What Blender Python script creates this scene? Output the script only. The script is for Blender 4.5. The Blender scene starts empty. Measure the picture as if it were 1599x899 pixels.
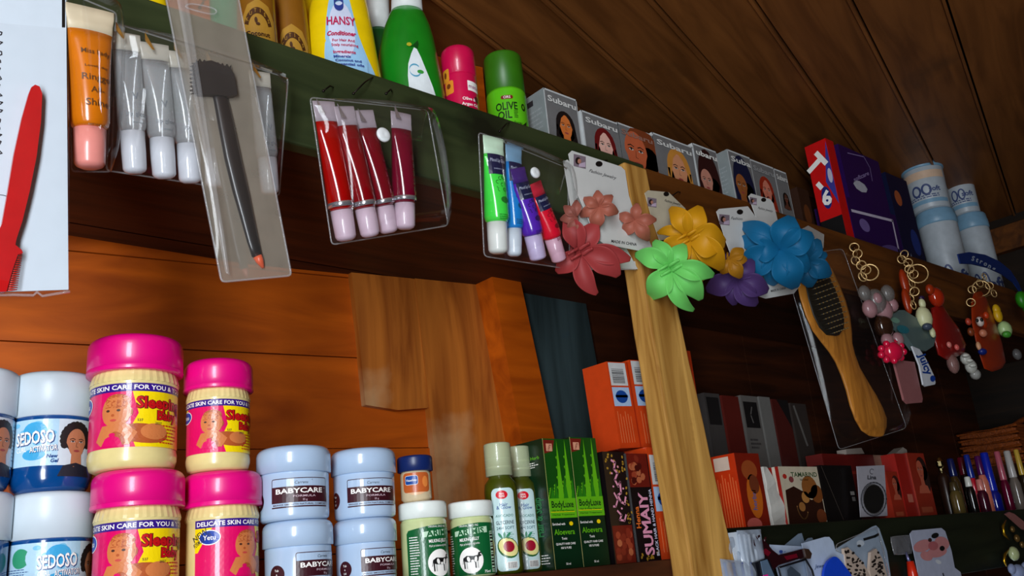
import bpy, math, random
from mathutils import Vector as V, Matrix
from mathutils.geometry import tessellate_polygon
S = bpy.context.scene
C = S.collection
# ------------------------------------------------------------------ camera
FPX, CX, CY = 1400.0, 799.5, 449.5
_roll, _pitch, _az = math.atan(.097), math.atan(449/1400), math.radians(47.7)
FW = V((math.cos(_az)*math.cos(_pitch), math.sin(_az)*math.cos(_pitch), math.sin(_pitch)))
_r0 = V((math.sin(_az), -math.cos(_az), 0)); _u0 = _r0.cross(FW)
XI = math.cos(_roll)*_r0 - math.sin(_roll)*_u0
YI = math.sin(_roll)*_r0 + math.cos(_roll)*_u0
cam = bpy.data.cameras.new('camera'); cam.sensor_width = 36; cam.lens = FPX/1599*36
cam.clip_start = .01; cam.clip_end = 100
co = bpy.data.objects.new('camera', cam); C.objects.link(co)
co.matrix_world = Matrix(((XI.x, YI.x, -FW.x, 0), (XI.y, YI.y, -FW.y, 0), (XI.z, YI.z, -FW.z, 0), (0, 0, 0, 1)))
S.camera = co
# ------------------------------------------------------------------ light and exposure
S.view_settings.view_transform = 'Standard'; S.view_settings.look = 'None'
S.view_settings.gamma = 1; S.view_settings.use_curve_mapping = False
S.view_settings.exposure = 0.3
W = bpy.data.worlds.new('sky'); S.world = W; W.use_nodes = True
W.node_tree.nodes['Background'].inputs[0].default_value = (.75, .87, 1, 1)
W.node_tree.nodes['Background'].inputs[1].default_value = 1.0
def area(name, loc, look, sx, sy, power, col):
    l = bpy.data.lights.new(name, 'AREA'); l.shape = 'RECTANGLE'; l.size = sx; l.size_y = sy; l.energy = power; l.color = col
    o = bpy.data.objects.new(name, l); C.objects.link(o); o.location = loc
    o.rotation_euler = (V(look)-V(loc)).to_track_quat('-Z', 'Y').to_euler(); return o
area('doorway_daylight', (-.72, -.58, .02), (.75, .78, .02), .34, 1.70, 37, (.88, .94, 1))
# ------------------------------------------------------------------ pixel ray helpers (measurements of the photo)
def ray(x, y): return XI*((x-CX)/FPX) - YI*((y-CY)/FPX) + FW
def P(x, y, Y): v = ray(x, y); return v*(Y/v.y)
def PX(x, y, X): v = ray(x, y); return v*(X/v.x)
def PZ(x, y, Z): v = ray(x, y); return v*(Z/v.z)
def plen(px, p): return px*FW.dot(p)/FPX        # length of px pixels at point p
D = .80                                         # front plane of the shelving
# ------------------------------------------------------------------ materials
def lin(c): return tuple(((v/255)/12.92 if v/255 <= .04045 else ((v/255+.055)/1.055)**2.4) for v in c)+(1,)
MC = {}
def M(c, rough=.45, metal=0, var=.06, bump=0, key=None, coat=0, spec=.5, scale=60):
    k = key or ('m', c, rough, metal, var, bump, coat, spec)
    if k in MC: return MC[k]
    m = bpy.data.materials.new('paint'); m.use_nodes = True; nt = m.node_tree; b = nt.nodes['Principled BSDF']
    n = nt.nodes.new('ShaderNodeTexNoise'); n.inputs['Scale'].default_value = scale; n.inputs['Detail'].default_value = 3
    tc = nt.nodes.new('ShaderNodeTexCoord'); nt.links.new(tc.outputs['Object'], n.inputs['Vector'])
    r = nt.nodes.new('ShaderNodeValToRGB'); L = lin(c)
    r.color_ramp.elements[0].position = .3; r.color_ramp.elements[1].position = .7
    r.color_ramp.elements[0].color = tuple(v*(1-var) for v in L[:3])+(1,); r.color_ramp.elements[1].color = tuple(min(1, v*(1+var)) for v in L[:3])+(1,)
    nt.links.new(n.outputs['Fac'], r.inputs['Fac']); nt.links.new(r.outputs['Color'], b.inputs['Base Color'])
    b.inputs['Roughness'].default_value = rough; b.inputs['Metallic'].default_value = metal
    b.inputs['Coat Weight'].default_value = coat; b.inputs['Coat Roughness'].default_value = .08
    b.inputs['Specular IOR Level'].default_value = spec
    if bump:
        bp = nt.nodes.new('ShaderNodeBump'); bp.inputs['Strength'].default_value = bump; bp.inputs['Distance'].default_value = .002
        nt.links.new(n.outputs['Fac'], bp.inputs['Height']); nt.links.new(bp.outputs['Normal'], b.inputs['Normal'])
    MC[k] = m; return m
def gel(c, alpha, rough=.1, key=None, tint=(255, 255, 255), gloss=.9):
    """see-through plastic: tinted transparency, a share of body colour and a sharp surface gloss"""
    k = key or ('g', c, alpha, rough, tint, gloss)
    if k in MC: return MC[k]
    m = bpy.data.materials.new('clear_plastic'); m.use_nodes = True; nt = m.node_tree; N = nt.nodes
    b = N['Principled BSDF']; b.inputs['Base Color'].default_value = lin(c); b.inputs['Roughness'].default_value = .4
    t = N.new('ShaderNodeBsdfTransparent'); t.inputs[0].default_value = lin(tint)
    g = N.new('ShaderNodeBsdfGlossy'); g.inputs['Roughness'].default_value = rough
    n = N.new('ShaderNodeTexNoise'); n.inputs['Scale'].default_value = 35
    tc = N.new('ShaderNodeTexCoord'); nt.links.new(tc.outputs['Object'], n.inputs['Vector'])
    mr = N.new('ShaderNodeMapRange'); mr.inputs['To Min'].default_value = alpha*.8; mr.inputs['To Max'].default_value = min(1, alpha*1.2)
    nt.links.new(n.outputs['Fac'], mr.inputs['Value'])
    m1 = N.new('ShaderNodeMixShader'); m2 = N.new('ShaderNodeMixShader')
    nt.links.new(mr.outputs['Result'], m1.inputs[0]); nt.links.new(t.outputs[0], m1.inputs[1]); nt.links.new(b.outputs[0], m1.inputs[2])
    f = N.new('ShaderNodeLayerWeight'); f.inputs['Blend'].default_value = .5
    pw = N.new('ShaderNodeMath'); pw.operation = 'POWER'; pw.inputs[1].default_value = 4.5; nt.links.new(f.outputs['Facing'], pw.inputs[0])
    mu = N.new('ShaderNodeMath'); mu.operation = 'MULTIPLY_ADD'; mu.inputs[1].default_value = .8*gloss; mu.inputs[2].default_value = .028*gloss
    nt.links.new(pw.outputs[0], mu.inputs[0]); nt.links.new(mu.outputs[0], m2.inputs[0])
    nt.links.new(m1.outputs[0], m2.inputs[1]); nt.links.new(g.outputs[0], m2.inputs[2])
    nt.links.new(m2.outputs[0], N['Material Output'].inputs['Surface']); MC[k] = m; return m
def wood(key, c0, c1, axis=0, rough=.55, scale=1.0, knots=.5, blotch=None, bump=.25):
    if key in MC: return MC[key]
    m = bpy.data.materials.new(key); m.use_nodes = True; nt = m.node_tree; N = nt.nodes; b = N['Principled BSDF']; L = nt.links.new
    tc = N.new('ShaderNodeTexCoord'); mp = N.new('ShaderNodeMapping'); L(tc.outputs['Object'], mp.inputs['Vector'])
    sc = [16*scale]*3; sc[axis] = 1.6*scale; mp.inputs['Scale'].default_value = sc
    n = N.new('ShaderNodeTexNoise'); n.inputs['Scale'].default_value = 1.6; n.inputs['Detail'].default_value = 8; n.inputs['Distortion'].default_value = 1.1
    L(mp.outputs[0], n.inputs['Vector'])
    r = N.new('ShaderNodeValToRGB'); r.color_ramp.elements[0].position = .32; r.color_ramp.elements[1].position = .68
    r.color_ramp.elements[0].color = lin(c0); r.color_ramp.elements[1].color = lin(c1); L(n.outputs['Fac'], r.inputs['Fac'])
    mp2 = N.new('ShaderNodeMapping'); s2 = [6*scale]*3; s2[axis] = 2.6*scale; mp2.inputs['Scale'].default_value = s2; L(tc.outputs['Object'], mp2.inputs['Vector'])
    v = N.new('ShaderNodeTexVoronoi'); v.inputs['Scale'].default_value = 1.0; L(mp2.outputs[0], v.inputs['Vector'])
    r2 = N.new('ShaderNodeValToRGB'); r2.color_ramp.elements[0].position = .03; r2.color_ramp.elements[1].position = .16
    r2.color_ramp.elements[0].color = (1-knots,)*3+(1,); r2.color_ramp.elements[1].color = (1, 1, 1, 1); L(v.outputs['Distance'], r2.inputs['Fac'])
    mx = N.new('ShaderNodeMix'); mx.data_type = 'RGBA'; mx.blend_type = 'MULTIPLY'; mx.inputs[0].default_value = 1
    L(r.outputs['Color'], mx.inputs[6]); L(r2.outputs['Color'], mx.inputs[7]); out = mx.outputs[2]
    if blotch:
        n3 = N.new('ShaderNodeTexNoise'); n3.inputs['Scale'].default_value = blotch[1]; n3.inputs['Detail'].default_value = 5; L(tc.outputs['Object'], n3.inputs['Vector'])
        r3 = N.new('ShaderNodeValToRGB'); r3.color_ramp.elements[0].position = blotch[2]; r3.color_ramp.elements[1].position = blotch[2]+.14
        L(n3.outputs['Fac'], r3.inputs['Fac']); m3 = N.new('ShaderNodeMix'); m3.data_type = 'RGBA'; L(r3.outputs['Color'], m3.inputs[0]); L(out, m3.inputs[6]); m3.inputs[7].default_value = lin(blotch[0]); out = m3.outputs[2]
    L(out, b.inputs['Base Color']); b.inputs['Roughness'].default_value = rough; b.inputs['Specular IOR Level'].default_value = .25
    bp = N.new('ShaderNodeBump'); bp.inputs['Strength'].default_value = bump; bp.inputs['Distance'].default_value = .003
    L(n.outputs['Fac'], bp.inputs['Height']); L(bp.outputs['Normal'], b.inputs['Normal']); MC[key] = m; return m
# ------------------------------------------------------------------ mesh builder
class MB:
    def __init__(s): s.v = []; s.f = []; s.m = []; s.sm = []; s.mats = []
    def mi(s, m):
        if m not in s.mats: s.mats.append(m)
        return s.mats.index(m)
    def add(s, vs, fs, m, smooth=False):
        o = len(s.v); i = s.mi(m); s.v += [V(p) for p in vs]
        for f in fs: s.f.append([o+k for k in f]); s.m.append(i); s.sm.append(smooth)
    def box(s, a, b, m, T=None):
        (x0, y0, z0), (x1, y1, z1) = a, b
        vs = [V(p) for p in ((x0, y0, z0), (x1, y0, z0), (x1, y1, z0), (x0, y1, z0), (x0, y0, z1), (x1, y0, z1), (x1, y1, z1), (x0, y1, z1))]
        if T: vs = [T @ p for p in vs]
        s.add(vs, [(0, 3, 2, 1), (4, 5, 6, 7), (0, 1, 5, 4), (1, 2, 6, 5), (2, 3, 7, 6), (3, 0, 4, 7)], m)
    def loft(s, rings, m, cap0=True, cap1=True, smooth=True):
        n = len(rings[0]); vs = [p for r in rings for p in r]; fs = []
        for i in range(len(rings)-1):
            for k in range(n): fs.append((i*n+k, i*n+(k+1) % n, (i+1)*n+(k+1) % n, (i+1)*n+k))
        if cap0: fs.append(tuple(range(n-1, -1, -1)))
        if cap1: fs.append(tuple((len(rings)-1)*n+k for k in range(n)))
        s.add(vs, fs, m, smooth)
    def lathe(s, prof, m, n=40, T=None, smooth=True, cap0=True, cap1=True, rib=None):
        rs = []
        for r, z in prof:
            ring = []
            for k in range(n):
                a = 2*math.pi*k/n; rr = r*(1+(rib if rib and k % 2 else 0)); p = V((rr*math.cos(a), rr*math.sin(a), z)); ring.append(T @ p if T else p)
            rs.append(ring)
        s.loft(rs, m, cap0, cap1, smooth)
    def tube(s, pts, r, m, n=8, closed=False):
        pts = [V(p) for p in pts]; rs = []; N_ = len(pts)
        for i, p in enumerate(pts):
            a = pts[(i-1) % N_] if closed or i else p; b = pts[(i+1) % N_] if closed or i < N_-1 else p
            t = (b-a).normalized() if (b-a).length > 1e-9 else V((0, 0, 1)); u = t.cross(V((.31, .95, .13))).normalized(); w = t.cross(u)
            rr = r[i] if isinstance(r, (list, tuple)) else r
            rs.append([p+(u*math.cos(2*math.pi*k/n)+w*math.sin(2*math.pi*k/n))*rr for k in range(n)])
        if closed: rs.append(rs[0]); s.loft(rs, m, False, False)
        else: s.loft(rs, m)
    def ball(s, c, r, m, n=16, T=None):
        c = V(c); r = V(r) if hasattr(r, '__len__') else V((r, r, r)); rs = []
        for i in range(n//2+1):
            th = math.pi*min(max(i/(n//2), .004), .996); ring = []
            for k in range(n):
                a = 2*math.pi*k/n; p = V((r.x*math.sin(th)*math.cos(a), r.y*math.sin(th)*math.sin(a), -r.z*math.cos(th)))
                ring.append(c+(T @ p if T else p))
            rs.append(ring)
        s.loft(rs, m)
    def prism(s, pts, d, m, m_side=None):
        """pts: planar outline (3D) facing the viewer; d: vector to the back"""
        pts = [V(p) for p in pts]; n = len(pts); d = V(d)
        tr = tessellate_polygon([pts]); s.add(pts, [tuple(t) for t in tr], m); s.add([p+d for p in pts], [tuple(t) for t in tr], m)
        s.add(pts+[p+d for p in pts], [(k, (k+1) % n, n+(k+1) % n, n+k) for k in range(n)], m_side or m)
    def build(s, name, parent=None, origin=(0, 0, 0), bevel=0, solid=0, sub=0):
        me = bpy.data.meshes.new(name); o0 = V(origin)
        me.from_pydata([p-o0 for p in s.v], [], s.f); me.update()
        for m in s.mats: me.materials.append(m)
        me.polygons.foreach_set('material_index', s.m); me.polygons.foreach_set('use_smooth', s.sm)
        o = bpy.data.objects.new(name, me); C.objects.link(o)
        if parent: o.parent = parent
        else: o.location = o0
        if solid: q = o.modifiers.new('thickness', 'SOLIDIFY'); q.thickness = solid; q.offset = 0
        if sub: q = o.modifiers.new('sub', 'SUBSURF'); q.levels = sub; q.render_levels = sub
        if bevel: q = o.modifiers.new('bevel', 'BEVEL'); q.width = bevel; q.segments = 2; q.limit_method = 'ANGLE'; q.angle_limit = .9
        return o
def tag(o, label, cat, group=None, kind=None):
    o['label'] = label; o['category'] = cat
    if group: o['group'] = group
    if kind: o['kind'] = kind
    return o
def thing(name, label, cat, loc=(0, 0, 0), group=None, rotz=0, mat=None):
    o = bpy.data.objects.new(name, None); C.objects.link(o); o.empty_display_size = .01
    if mat is not None: o.matrix_world = mat
    else: o.location = loc; o.rotation_euler = (0, 0, rotz)
    return tag(o, label, cat, group)
def struct(o): o['kind'] = 'structure'; return o
# ------------------------------------------------------------------ lettering and printed pictures
TX = {}
def text_tris(st, bold=0, shear=0, res=2):
    k = (st, bold, shear)
    if k in TX: return TX[k]
    cu = bpy.data.curves.new('t', 'FONT'); cu.body = st; cu.size = 1; cu.resolution_u = res; cu.offset = bold; cu.shear = shear
    o = bpy.data.objects.new('t', cu); me = bpy.data.meshes.new_from_object(o); me.calc_loop_triangles()
    vs = [(p.co.x, p.co.y) for p in me.vertices]; tr = [tuple(t.vertices) for t in me.loop_triangles]
    bpy.data.objects.remove(o); bpy.data.curves.remove(cu); bpy.data.meshes.remove(me)
    if not vs: TX[k] = ([], [], 0, 0, 0, 0); return TX[k]
    xs = [p[0] for p in vs]; ys = [p[1] for p in vs]
    TX[k] = (vs, tr, min(xs), max(xs), min(ys), max(ys)); return TX[k]
class Dec:
    """prints flat shapes on a surface; fn(u, v, h) -> point, h = height above the surface"""
    def __init__(s, mb, fn, L=None, eps=.00022): s.mb, s.fn, s.L, s.e = mb, fn, L, eps
    clip = None
    def tris(s, pts, tr, m, ly):
        if s.clip: pts = [(min(max(p[0], s.clip[0]), s.clip[2]), min(max(p[1], s.clip[1]), s.clip[3])) for p in pts]
        if s.L:
            out = []; st = [(pts[a], pts[b], pts[c]) for a, b, c in tr]
            while st:
                a, b, c = st.pop(); l = [(math.dist(a, b), 0), (math.dist(b, c), 1), (math.dist(c, a), 2)]; mx = max(l)
                if mx[0] <= s.L: out.append((a, b, c)); continue
                if mx[1] == 1: a, b, c = b, c, a
                elif mx[1] == 2: a, b, c = c, a, b
                q = ((a[0]+b[0])/2, (a[1]+b[1])/2); st += [(a, q, c), (q, b, c)]
            idx = {}; vs = []; fs = []
            for t in out:
                f = []
                for p in t:
                    kk = (round(p[0], 7), round(p[1], 7))
                    if kk not in idx: idx[kk] = len(vs); vs.append(p)
                    f.append(idx[kk])
                fs.append(f)
            pts, tr = vs, fs
        # keep every triangle facing outwards (u to the right, v up, h towards the viewer)
        tr2 = []
        for a, b, c in tr:
            ar = (pts[b][0]-pts[a][0])*(pts[c][1]-pts[a][1])-(pts[c][0]-pts[a][0])*(pts[b][1]-pts[a][1])
            tr2.append((a, b, c) if ar > 0 else (a, c, b))
        s.mb.add([s.fn(p[0], p[1], ly*s.e) for p in pts], tr2, m)
    def poly(s, pts, m, ly=1):
        t = tessellate_polygon([[V((p[0], p[1], 0)) for p in pts]]); s.tris(pts, [tuple(k) for k in t], m, ly)
    def rect(s, x0, y0, x1, y1, m, ly=1): s.poly([(x0, y0), (x1, y0), (x1, y1), (x0, y1)], m, ly)
    def rrect(s, x0, y0, x1, y1, r, m, ly=1):
        p = []
        for cx, cy, a0 in ((x1-r, y0+r, -90), (x1-r, y1-r, 0), (x0+r, y1-r, 90), (x0+r, y0+r, 180)):
            for k in range(5): a = math.radians(a0+k*22.5); p.append((cx+r*math.cos(a), cy+r*math.sin(a)))
        s.poly(p, m, ly)
    def ell(s, cx, cy, rx, ry, m, ly=1, rot=0, n=20, a0=0, a1=360):
        p = []; c_, s_ = math.cos(math.radians(rot)), math.sin(math.radians(rot)); full = a1-a0 >= 360
        for k in range(n if full else n+1):
            a = math.radians(a0+(a1-a0)*k/n); x, y = rx*math.cos(a), ry*math.sin(a); p.append((cx+x*c_-y*s_, cy+x*s_+y*c_))
        s.poly(p, m, ly)
    def stroke(s, pts, w, m, ly=1):
        for (a, b) in zip(pts[:-1], pts[1:]):
            dx, dy = b[0]-a[0], b[1]-a[1]; l = math.hypot(dx, dy) or 1; nx, ny = -dy/l*w/2, dx/l*w/2; ex, ey = dx/l*w*.3, dy/l*w*.3
            s.poly([(a[0]-ex+nx, a[1]-ey+ny), (a[0]-ex-nx, a[1]-ey-ny), (b[0]+ex-nx, b[1]+ey-ny), (b[0]+ex+nx, b[1]+ey+ny)], m, ly)
    def ring(s, cx, cy, rx, ry, w, m, ly=1, a0=0, a1=360, n=24):
        s.stroke([(cx+rx*math.cos(math.radians(a0+(a1-a0)*k/n)), cy+ry*math.sin(math.radians(a0+(a1-a0)*k/n))) for k in range(n+1)], w, m, ly)
    def text(s, st, cx, cy, h, m, ly=2, bold=.01, shear=0, rot=0, align='c', width=None, arc=None):
        """h = cap height; (cx, cy) = middle (or left end) of the line"""
        vs, tr, x0, x1, y0, y1 = text_tris(st, bold, shear)
        if not vs: return
        k = h/.7; kx = k
        if width: kx = width/max(x1-x0, 1e-6)
        ax = {'c': (x0+x1)/2, 'l': x0, 'r': x1}[align]; c_, s_ = math.cos(math.radians(rot)), math.sin(math.radians(rot)); pts = []
        for x, y in vs:
            X, Y = (x-ax)*kx, (y-.35)*k
            if arc:
                a = X/arc; rr = arc+Y; X, Y = rr*math.sin(a), rr*math.cos(a)-arc
            pts.append((cx+X*c_-Y*s_, cy+X*s_+Y*c_))
        s.tris(pts, tr, m, ly)
    def lines(s, x0, y0, x1, y1, n, m, ly=2, seed=0, fill=.5):
        """rows of tiny unreadable print"""
        R = random.Random(seed); dy = (y1-y0)/n
        for i in range(n):
            x = x0; y = y1-(i+.5)*dy; end = x1-(x1-x0)*R.random()*.3
            while x < end:
                w = (x1-x0)*R.uniform(.05, .16); s.rect(x, y-dy*fill/2, min(x+w, end), y+dy*fill/2, m, ly); x += w+(x1-x0)*.03
    def barcode(s, x0, y0, x1, y1, m, ly=2, seed=1, vert=False):
        R = random.Random(seed); t = 0
        while t < 1:
            w = R.choice((.02, .035, .05))
            if vert: s.rect(x0, y0+(y1-y0)*t, x1, y0+(y1-y0)*min(1, t+w), m, ly)
            else: s.rect(x0+(x1-x0)*t, y0, x0+(x1-x0)*min(1, t+w), y1, m, ly)
            t += w+R.choice((.03, .045))
WHITE = M((235, 238, 240), .4); BLACK = M((14, 13, 13), .45); INK = M((40, 40, 44), .5)
def portrait(d, cx, cy, s, skin, hair, style='long', ly=2, tilt=0, lips=(150, 60, 60), top=None):
    """printed face: s = head height"""
    sk, hr = M(skin, .5), M(hair, .5); dk = M((46, 26, 18), .5); lp = M(lips, .5)
    if style == 'long': d.ell(cx, cy+.02*s, .47*s, .6*s, hr, ly); d.poly([(cx-.47*s, cy), (cx-.58*s, cy-1.0*s), (cx-.1*s, cy-1.1*s), (cx+.1*s, cy-1.1*s), (cx+.6*s, cy-1.0*s), (cx+.47*s, cy)], hr, ly)
    elif style == 'side': d.ell(cx+.22*s, cy+.08*s, .5*s, .55*s, hr, ly); d.ell(cx+.4*s, cy-.4*s, .4*s, .6*s, hr, ly)
    elif style == 'curl':
        for k in range(15):
            a = math.radians(-20+k*16); d.ell(cx+.42*s*math.cos(a), cy+.12*s+.47*s*math.sin(a), .12*s, .12*s, hr, ly, n=8)
        d.ell(cx, cy+.15*s, .42*s, .45*s, hr, ly)
    d.poly([(cx-.16*s, cy-.3*s), (cx-.18*s, cy-.75*s), (cx+.2*s, cy-.75*s), (cx+.17*s, cy-.3*s)], sk, ly+.5)
    d.poly([(cx-.55*s, cy-1.05*s), (cx-.4*s, cy-.72*s), (cx, cy-.62*s), (cx+.4*s, cy-.72*s), (cx+.55*s, cy-1.05*s)], M(top, .5) if top else sk, ly+.6)
    d.poly([(cx+.33*s*math.cos(math.radians(a))*(1 if math.sin(math.radians(a)) > -.2 else .86), cy+.46*s*math.sin(math.radians(a))) for a in range(0, 360, 15)], sk, ly+1)
    for q in (-1, 1):
        d.ell(cx+q*.14*s, cy+.04*s, .07*s, .026*s, M((206, 196, 186), .4), ly+1.6, n=10); d.ell(cx+q*.14*s, cy+.045*s, .032*s, .028*s, dk, ly+2, n=8); d.stroke([(cx+q*.14*s-.075*s, cy+.05*s), (cx+q*.14*s, cy+.075*s), (cx+q*.14*s+.075*s, cy+.05*s)], .016*s, dk, ly+2.1)
        d.stroke([(cx+q*.06*s, cy+.11*s), (cx+q*.14*s, cy+.14*s), (cx+q*.23*s, cy+.11*s)], .022*s, dk, ly+2)
    d.stroke([(cx-.01*s, cy+.02*s), (cx-.03*s, cy-.12*s), (cx+.04*s, cy-.13*s)], .018*s, M(tuple(int(v*.7) for v in skin), .5), ly+2)
    d.ell(cx, cy-.25*s, .1*s, .035*s, lp, ly+2, n=10)
    if style in ('long',):
        d.poly([(cx-.36*s, cy+.4*s), (cx+.0*s, cy+.5*s), (cx-.2*s, cy+.3*s), (cx-.33*s, cy-.1*s), (cx-.42*s, cy-.5*s)], hr, ly+2.2)
        d.poly([(cx+.36*s, cy+.4*s), (cx+.0*s, cy+.5*s), (cx+.2*s, cy+.3*s), (cx+.33*s, cy-.1*s), (cx+.42*s, cy-.5*s)], hr, ly+2.2)
# ------------------------------------------------------------------ the stall: walls, ceiling, shelves
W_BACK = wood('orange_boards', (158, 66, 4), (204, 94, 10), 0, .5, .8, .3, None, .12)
W_BRD = wood('upright_boards', (132, 64, 14), (190, 108, 36), 2, .55, 1.1, .5, ((206, 160, 112), 5, .60))
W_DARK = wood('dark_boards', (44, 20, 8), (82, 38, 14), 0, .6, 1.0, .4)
W_POST = wood('pale_pine', (140, 92, 32), (212, 162, 84), 2, .6, 1.2, .5, ((128, 82, 30), 14, .63), .5)
W_CEIL = wood('ceiling_boards', (112, 66, 30), (150, 92, 44), 0, .5, 1.0, .3, ((84, 54, 30), 3.5, .62))
W_BROWN = wood('brown_fascia', (66, 34, 8), (108, 60, 18), 0, .55, 1.1, .5)
W_GREEN = wood('green_paint', (30, 40, 20), (62, 70, 40), 0, .5, .7, .2, ((24, 26, 14), 9, .55))
W_BLUE = wood('blue_sheet', (34, 44, 44), (64, 80, 82), 2, .6, .6, .2, ((46, 70, 92), 8, .6))
XL, XR, YF, ZF, ZC = -.76, 2.95, -2.0, -1.4, .93
def boxobj(name, a, b, m, bevel=.002):
    q = MB(); c = [(a[i]+b[i])/2 for i in range(3)]; q.box(a, b, m); return q.build(name, None, c, bevel)
# back wall of the shelving, slightly out of square like the photo shows (horizontal boards)
def yb(x): return 1.235-.16*(x-.3)
q = MB(); zs = [-.25, -.09, .055, .205, .345, .475, .62, .78, ZC]
for k in range(len(zs)-1):
    z0, z1 = zs[k], zs[k+1]-.0016; off = .0012*((k*7) % 3)
    pts = [(-1.2, yb(-1.2)-off, z0), (1.0, yb(1.0)-off, z0), (1.0, yb(1.0)-off, z1), (-1.2, yb(-1.2)-off, z1)]
    q.prism(pts, (0, .02, 0), W_BACK)
q.prism([(-1.2, yb(-1.2)+.021, -.4), (1.0, yb(1.0)+.021, -.4), (1.0, yb(1.0)+.021, ZC), (-1.2, yb(-1.2)+.021, ZC)], (0, .01, 0), W_DARK)  # unseen backing, added to keep sky light out of the board gaps
struct(q.build('wall_back_left', None, (0, 1.2, .3)))
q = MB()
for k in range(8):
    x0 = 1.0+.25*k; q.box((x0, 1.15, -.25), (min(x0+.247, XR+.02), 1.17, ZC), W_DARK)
q.box((1.0, 1.171, -.4), (XR+.02, 1.18, ZC), W_DARK)  # unseen backing sheet, added against sky light between these boards
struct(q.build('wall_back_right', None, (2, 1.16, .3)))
# boards nailed upright on the back wall
def board(name, px, t=.012, m=W_BRD, lift=.0):
    def hit(x, y):
        v = ray(x, y); k = (1.235+.048-t-lift)/(v.y+.16*v.x); return v*k
    pts = [hit(*p) for p in px]; q = MB(); q.prism(pts, (0, t, 0), m); c = sum(pts, V())/len(pts)
    return struct(q.build(name, None, c, .0015))
board('trim_1', [(548, 420), (652, 436), (668, 540), (676, 636), (622, 640), (571, 632), (560, 520)])
board('trim_2', [(648, 432), (770, 440), (800, 560), (832, 690), (850, 800), (690, 830), (672, 640), (660, 540)], .014)
q = MB(); tl, tr_ = P(772, 452, 1.075), P(814, 452, 1.075); bl, br = P(815, 690, 1.075), P(866, 690, 1.075)
k = 1.35
pts = [tl, tr_, tr_+(br-tr_)*k*1.45, tl+(bl-tl)*k*1.45]
up = (tl-bl).normalized()*.08
pts = [tl+up, tr_+up, pts[2], pts[3]]
q.prism(pts, (0, .07, 0), W_BACK); struct(q.build('trim_3', None, tl, .003))
q = MB(); a, b, c, d = P(812, 420, 1.12), P(905, 420, 1.12), P(975, 800, 1.12), P(866, 800, 1.12)
q.prism([a, b, c, d], (0, .02, 0), W_BLUE); struct(q.build('trim_4', None, a))
# room shell behind and beside the viewer
struct(boxobj('floor', (XL-.1, YF-.1, ZF-.05), (XR+.1, 1.4, ZF), wood('floor_boards', (70, 48, 30), (104, 74, 48), 0), 0))
q = MB(); y0, y1, zt = -.90, -.26, .90
q.box((XL-.08, YF, ZF), (XL, y0, ZC), W_DARK); q.box((XL-.08, y1, ZF), (XL, 1.6, ZC), W_DARK); q.box((XL-.08, y0, zt), (XL, y1, ZC), W_DARK)
struct(q.build('wall_left', None, (XL, 0, 0)))
struct(boxobj('wall_right', (XR, YF, ZF), (XR+.06, 1.2, ZC), wood('night_boards', (20, 14, 8), (40, 26, 14), 1), 0))
struct(boxobj('wall_front', (XL, YF-.06, ZF), (XR, YF, ZC), W_DARK, 0))
struct(boxobj('trim_5', (XR-.03, .55, 1.02*.80), (XR, 1.15, 1.12*.80), W_BROWN))
# ceiling: boards running at 16 degrees to the shelf, grooved joints with a bead
q = MB(); an = math.radians(16.2); du = V((math.cos(an), math.sin(an), 0)); dv = V((-math.sin(an), math.cos(an), 0))
p0 = PZ(690, 0, ZC); s0 = p0.dot(dv); pitch_ = (PZ(690, 0, ZC).dot(dv)-PZ(1480, 0, ZC).dot(dv))/5
for k in range(-6, 26):
    a = s0-pitch_*k; b = a-pitch_+.010
    r4 = [du*(-3.2)+dv*a, du*4.6+dv*a, du*4.6+dv*b, du*(-3.2)+dv*b]
    q.prism([V((p.x, p.y, ZC)) for p in r4], (0, 0, .02), W_CEIL)
    b2 = [du*(-3.2)+dv*(b-.0005), du*4.6+dv*(b-.0005), du*4.6+dv*(b-.006), du*(-3.2)+dv*(b-.006)]
    q.prism([V((p.x, p.y, ZC-.006)) for p in b2], (0, 0, .02), W_CEIL)
q.prism([V((-3, -4, ZC+.022)), V((5, -4, ZC+.022)), V((5, 2.5, ZC+.022)), V((-3, 2.5, ZC+.022))], (0, 0, .02), M((26, 16, 10), .9))
co_ = q.build('ceiling', None, (0, 0, 0)); struct(co_); co_.rotation_euler = (0, 0, an)
co_.data.transform(Matrix.Rotation(-an, 4, 'Z'))
# upper shelf: board, two fascia boards, nails
ZU0, ZU1, ZUS = .472, .594, .505
t = thing('upper_shelf', 'long upper wall shelf with a green and brown painted front board', 'shelf', (1, .82, ZUS))
q = MB(); q.box((-.755, .822, .480), (2.93, 1.148, ZUS), W_DARK)
q.box((-.755, 1.145, .480), (.98, 1.19, ZUS), W_DARK); o = q.build('shelf_board', t, (1, .82, ZUS), .0)
xj = P(1012, 300, D).x
q = MB(); q.box((-.755, D, ZU0), (xj, .8215, ZU1), W_GREEN); o = q.build('front_board', t, (1, .82, ZUS), .003); o['label'] = 'dark green painted front board'
q = MB(); q.box((xj+.002, D+.001, ZU0-.004), (2.93, .8215, ZU1-.004), W_BROWN); o = q.build('front_board', t, (1, .82, ZUS), .003); o['label'] = 'bare brown front board'
nail = M((46, 40, 36), .4, .9)
def bent_nail(a, b, r=.0009):
    A, B = P(*a, D-.001), P(*b, D-.012); q = MB(); q.tube([A+V((0, .012, 0)), A, (A+B)/2+V((0, -.004, .002)), B], r, nail); q.ball(B, .0019, nail, 8)
    q.build('nail', t, (1, .82, ZUS))
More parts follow.
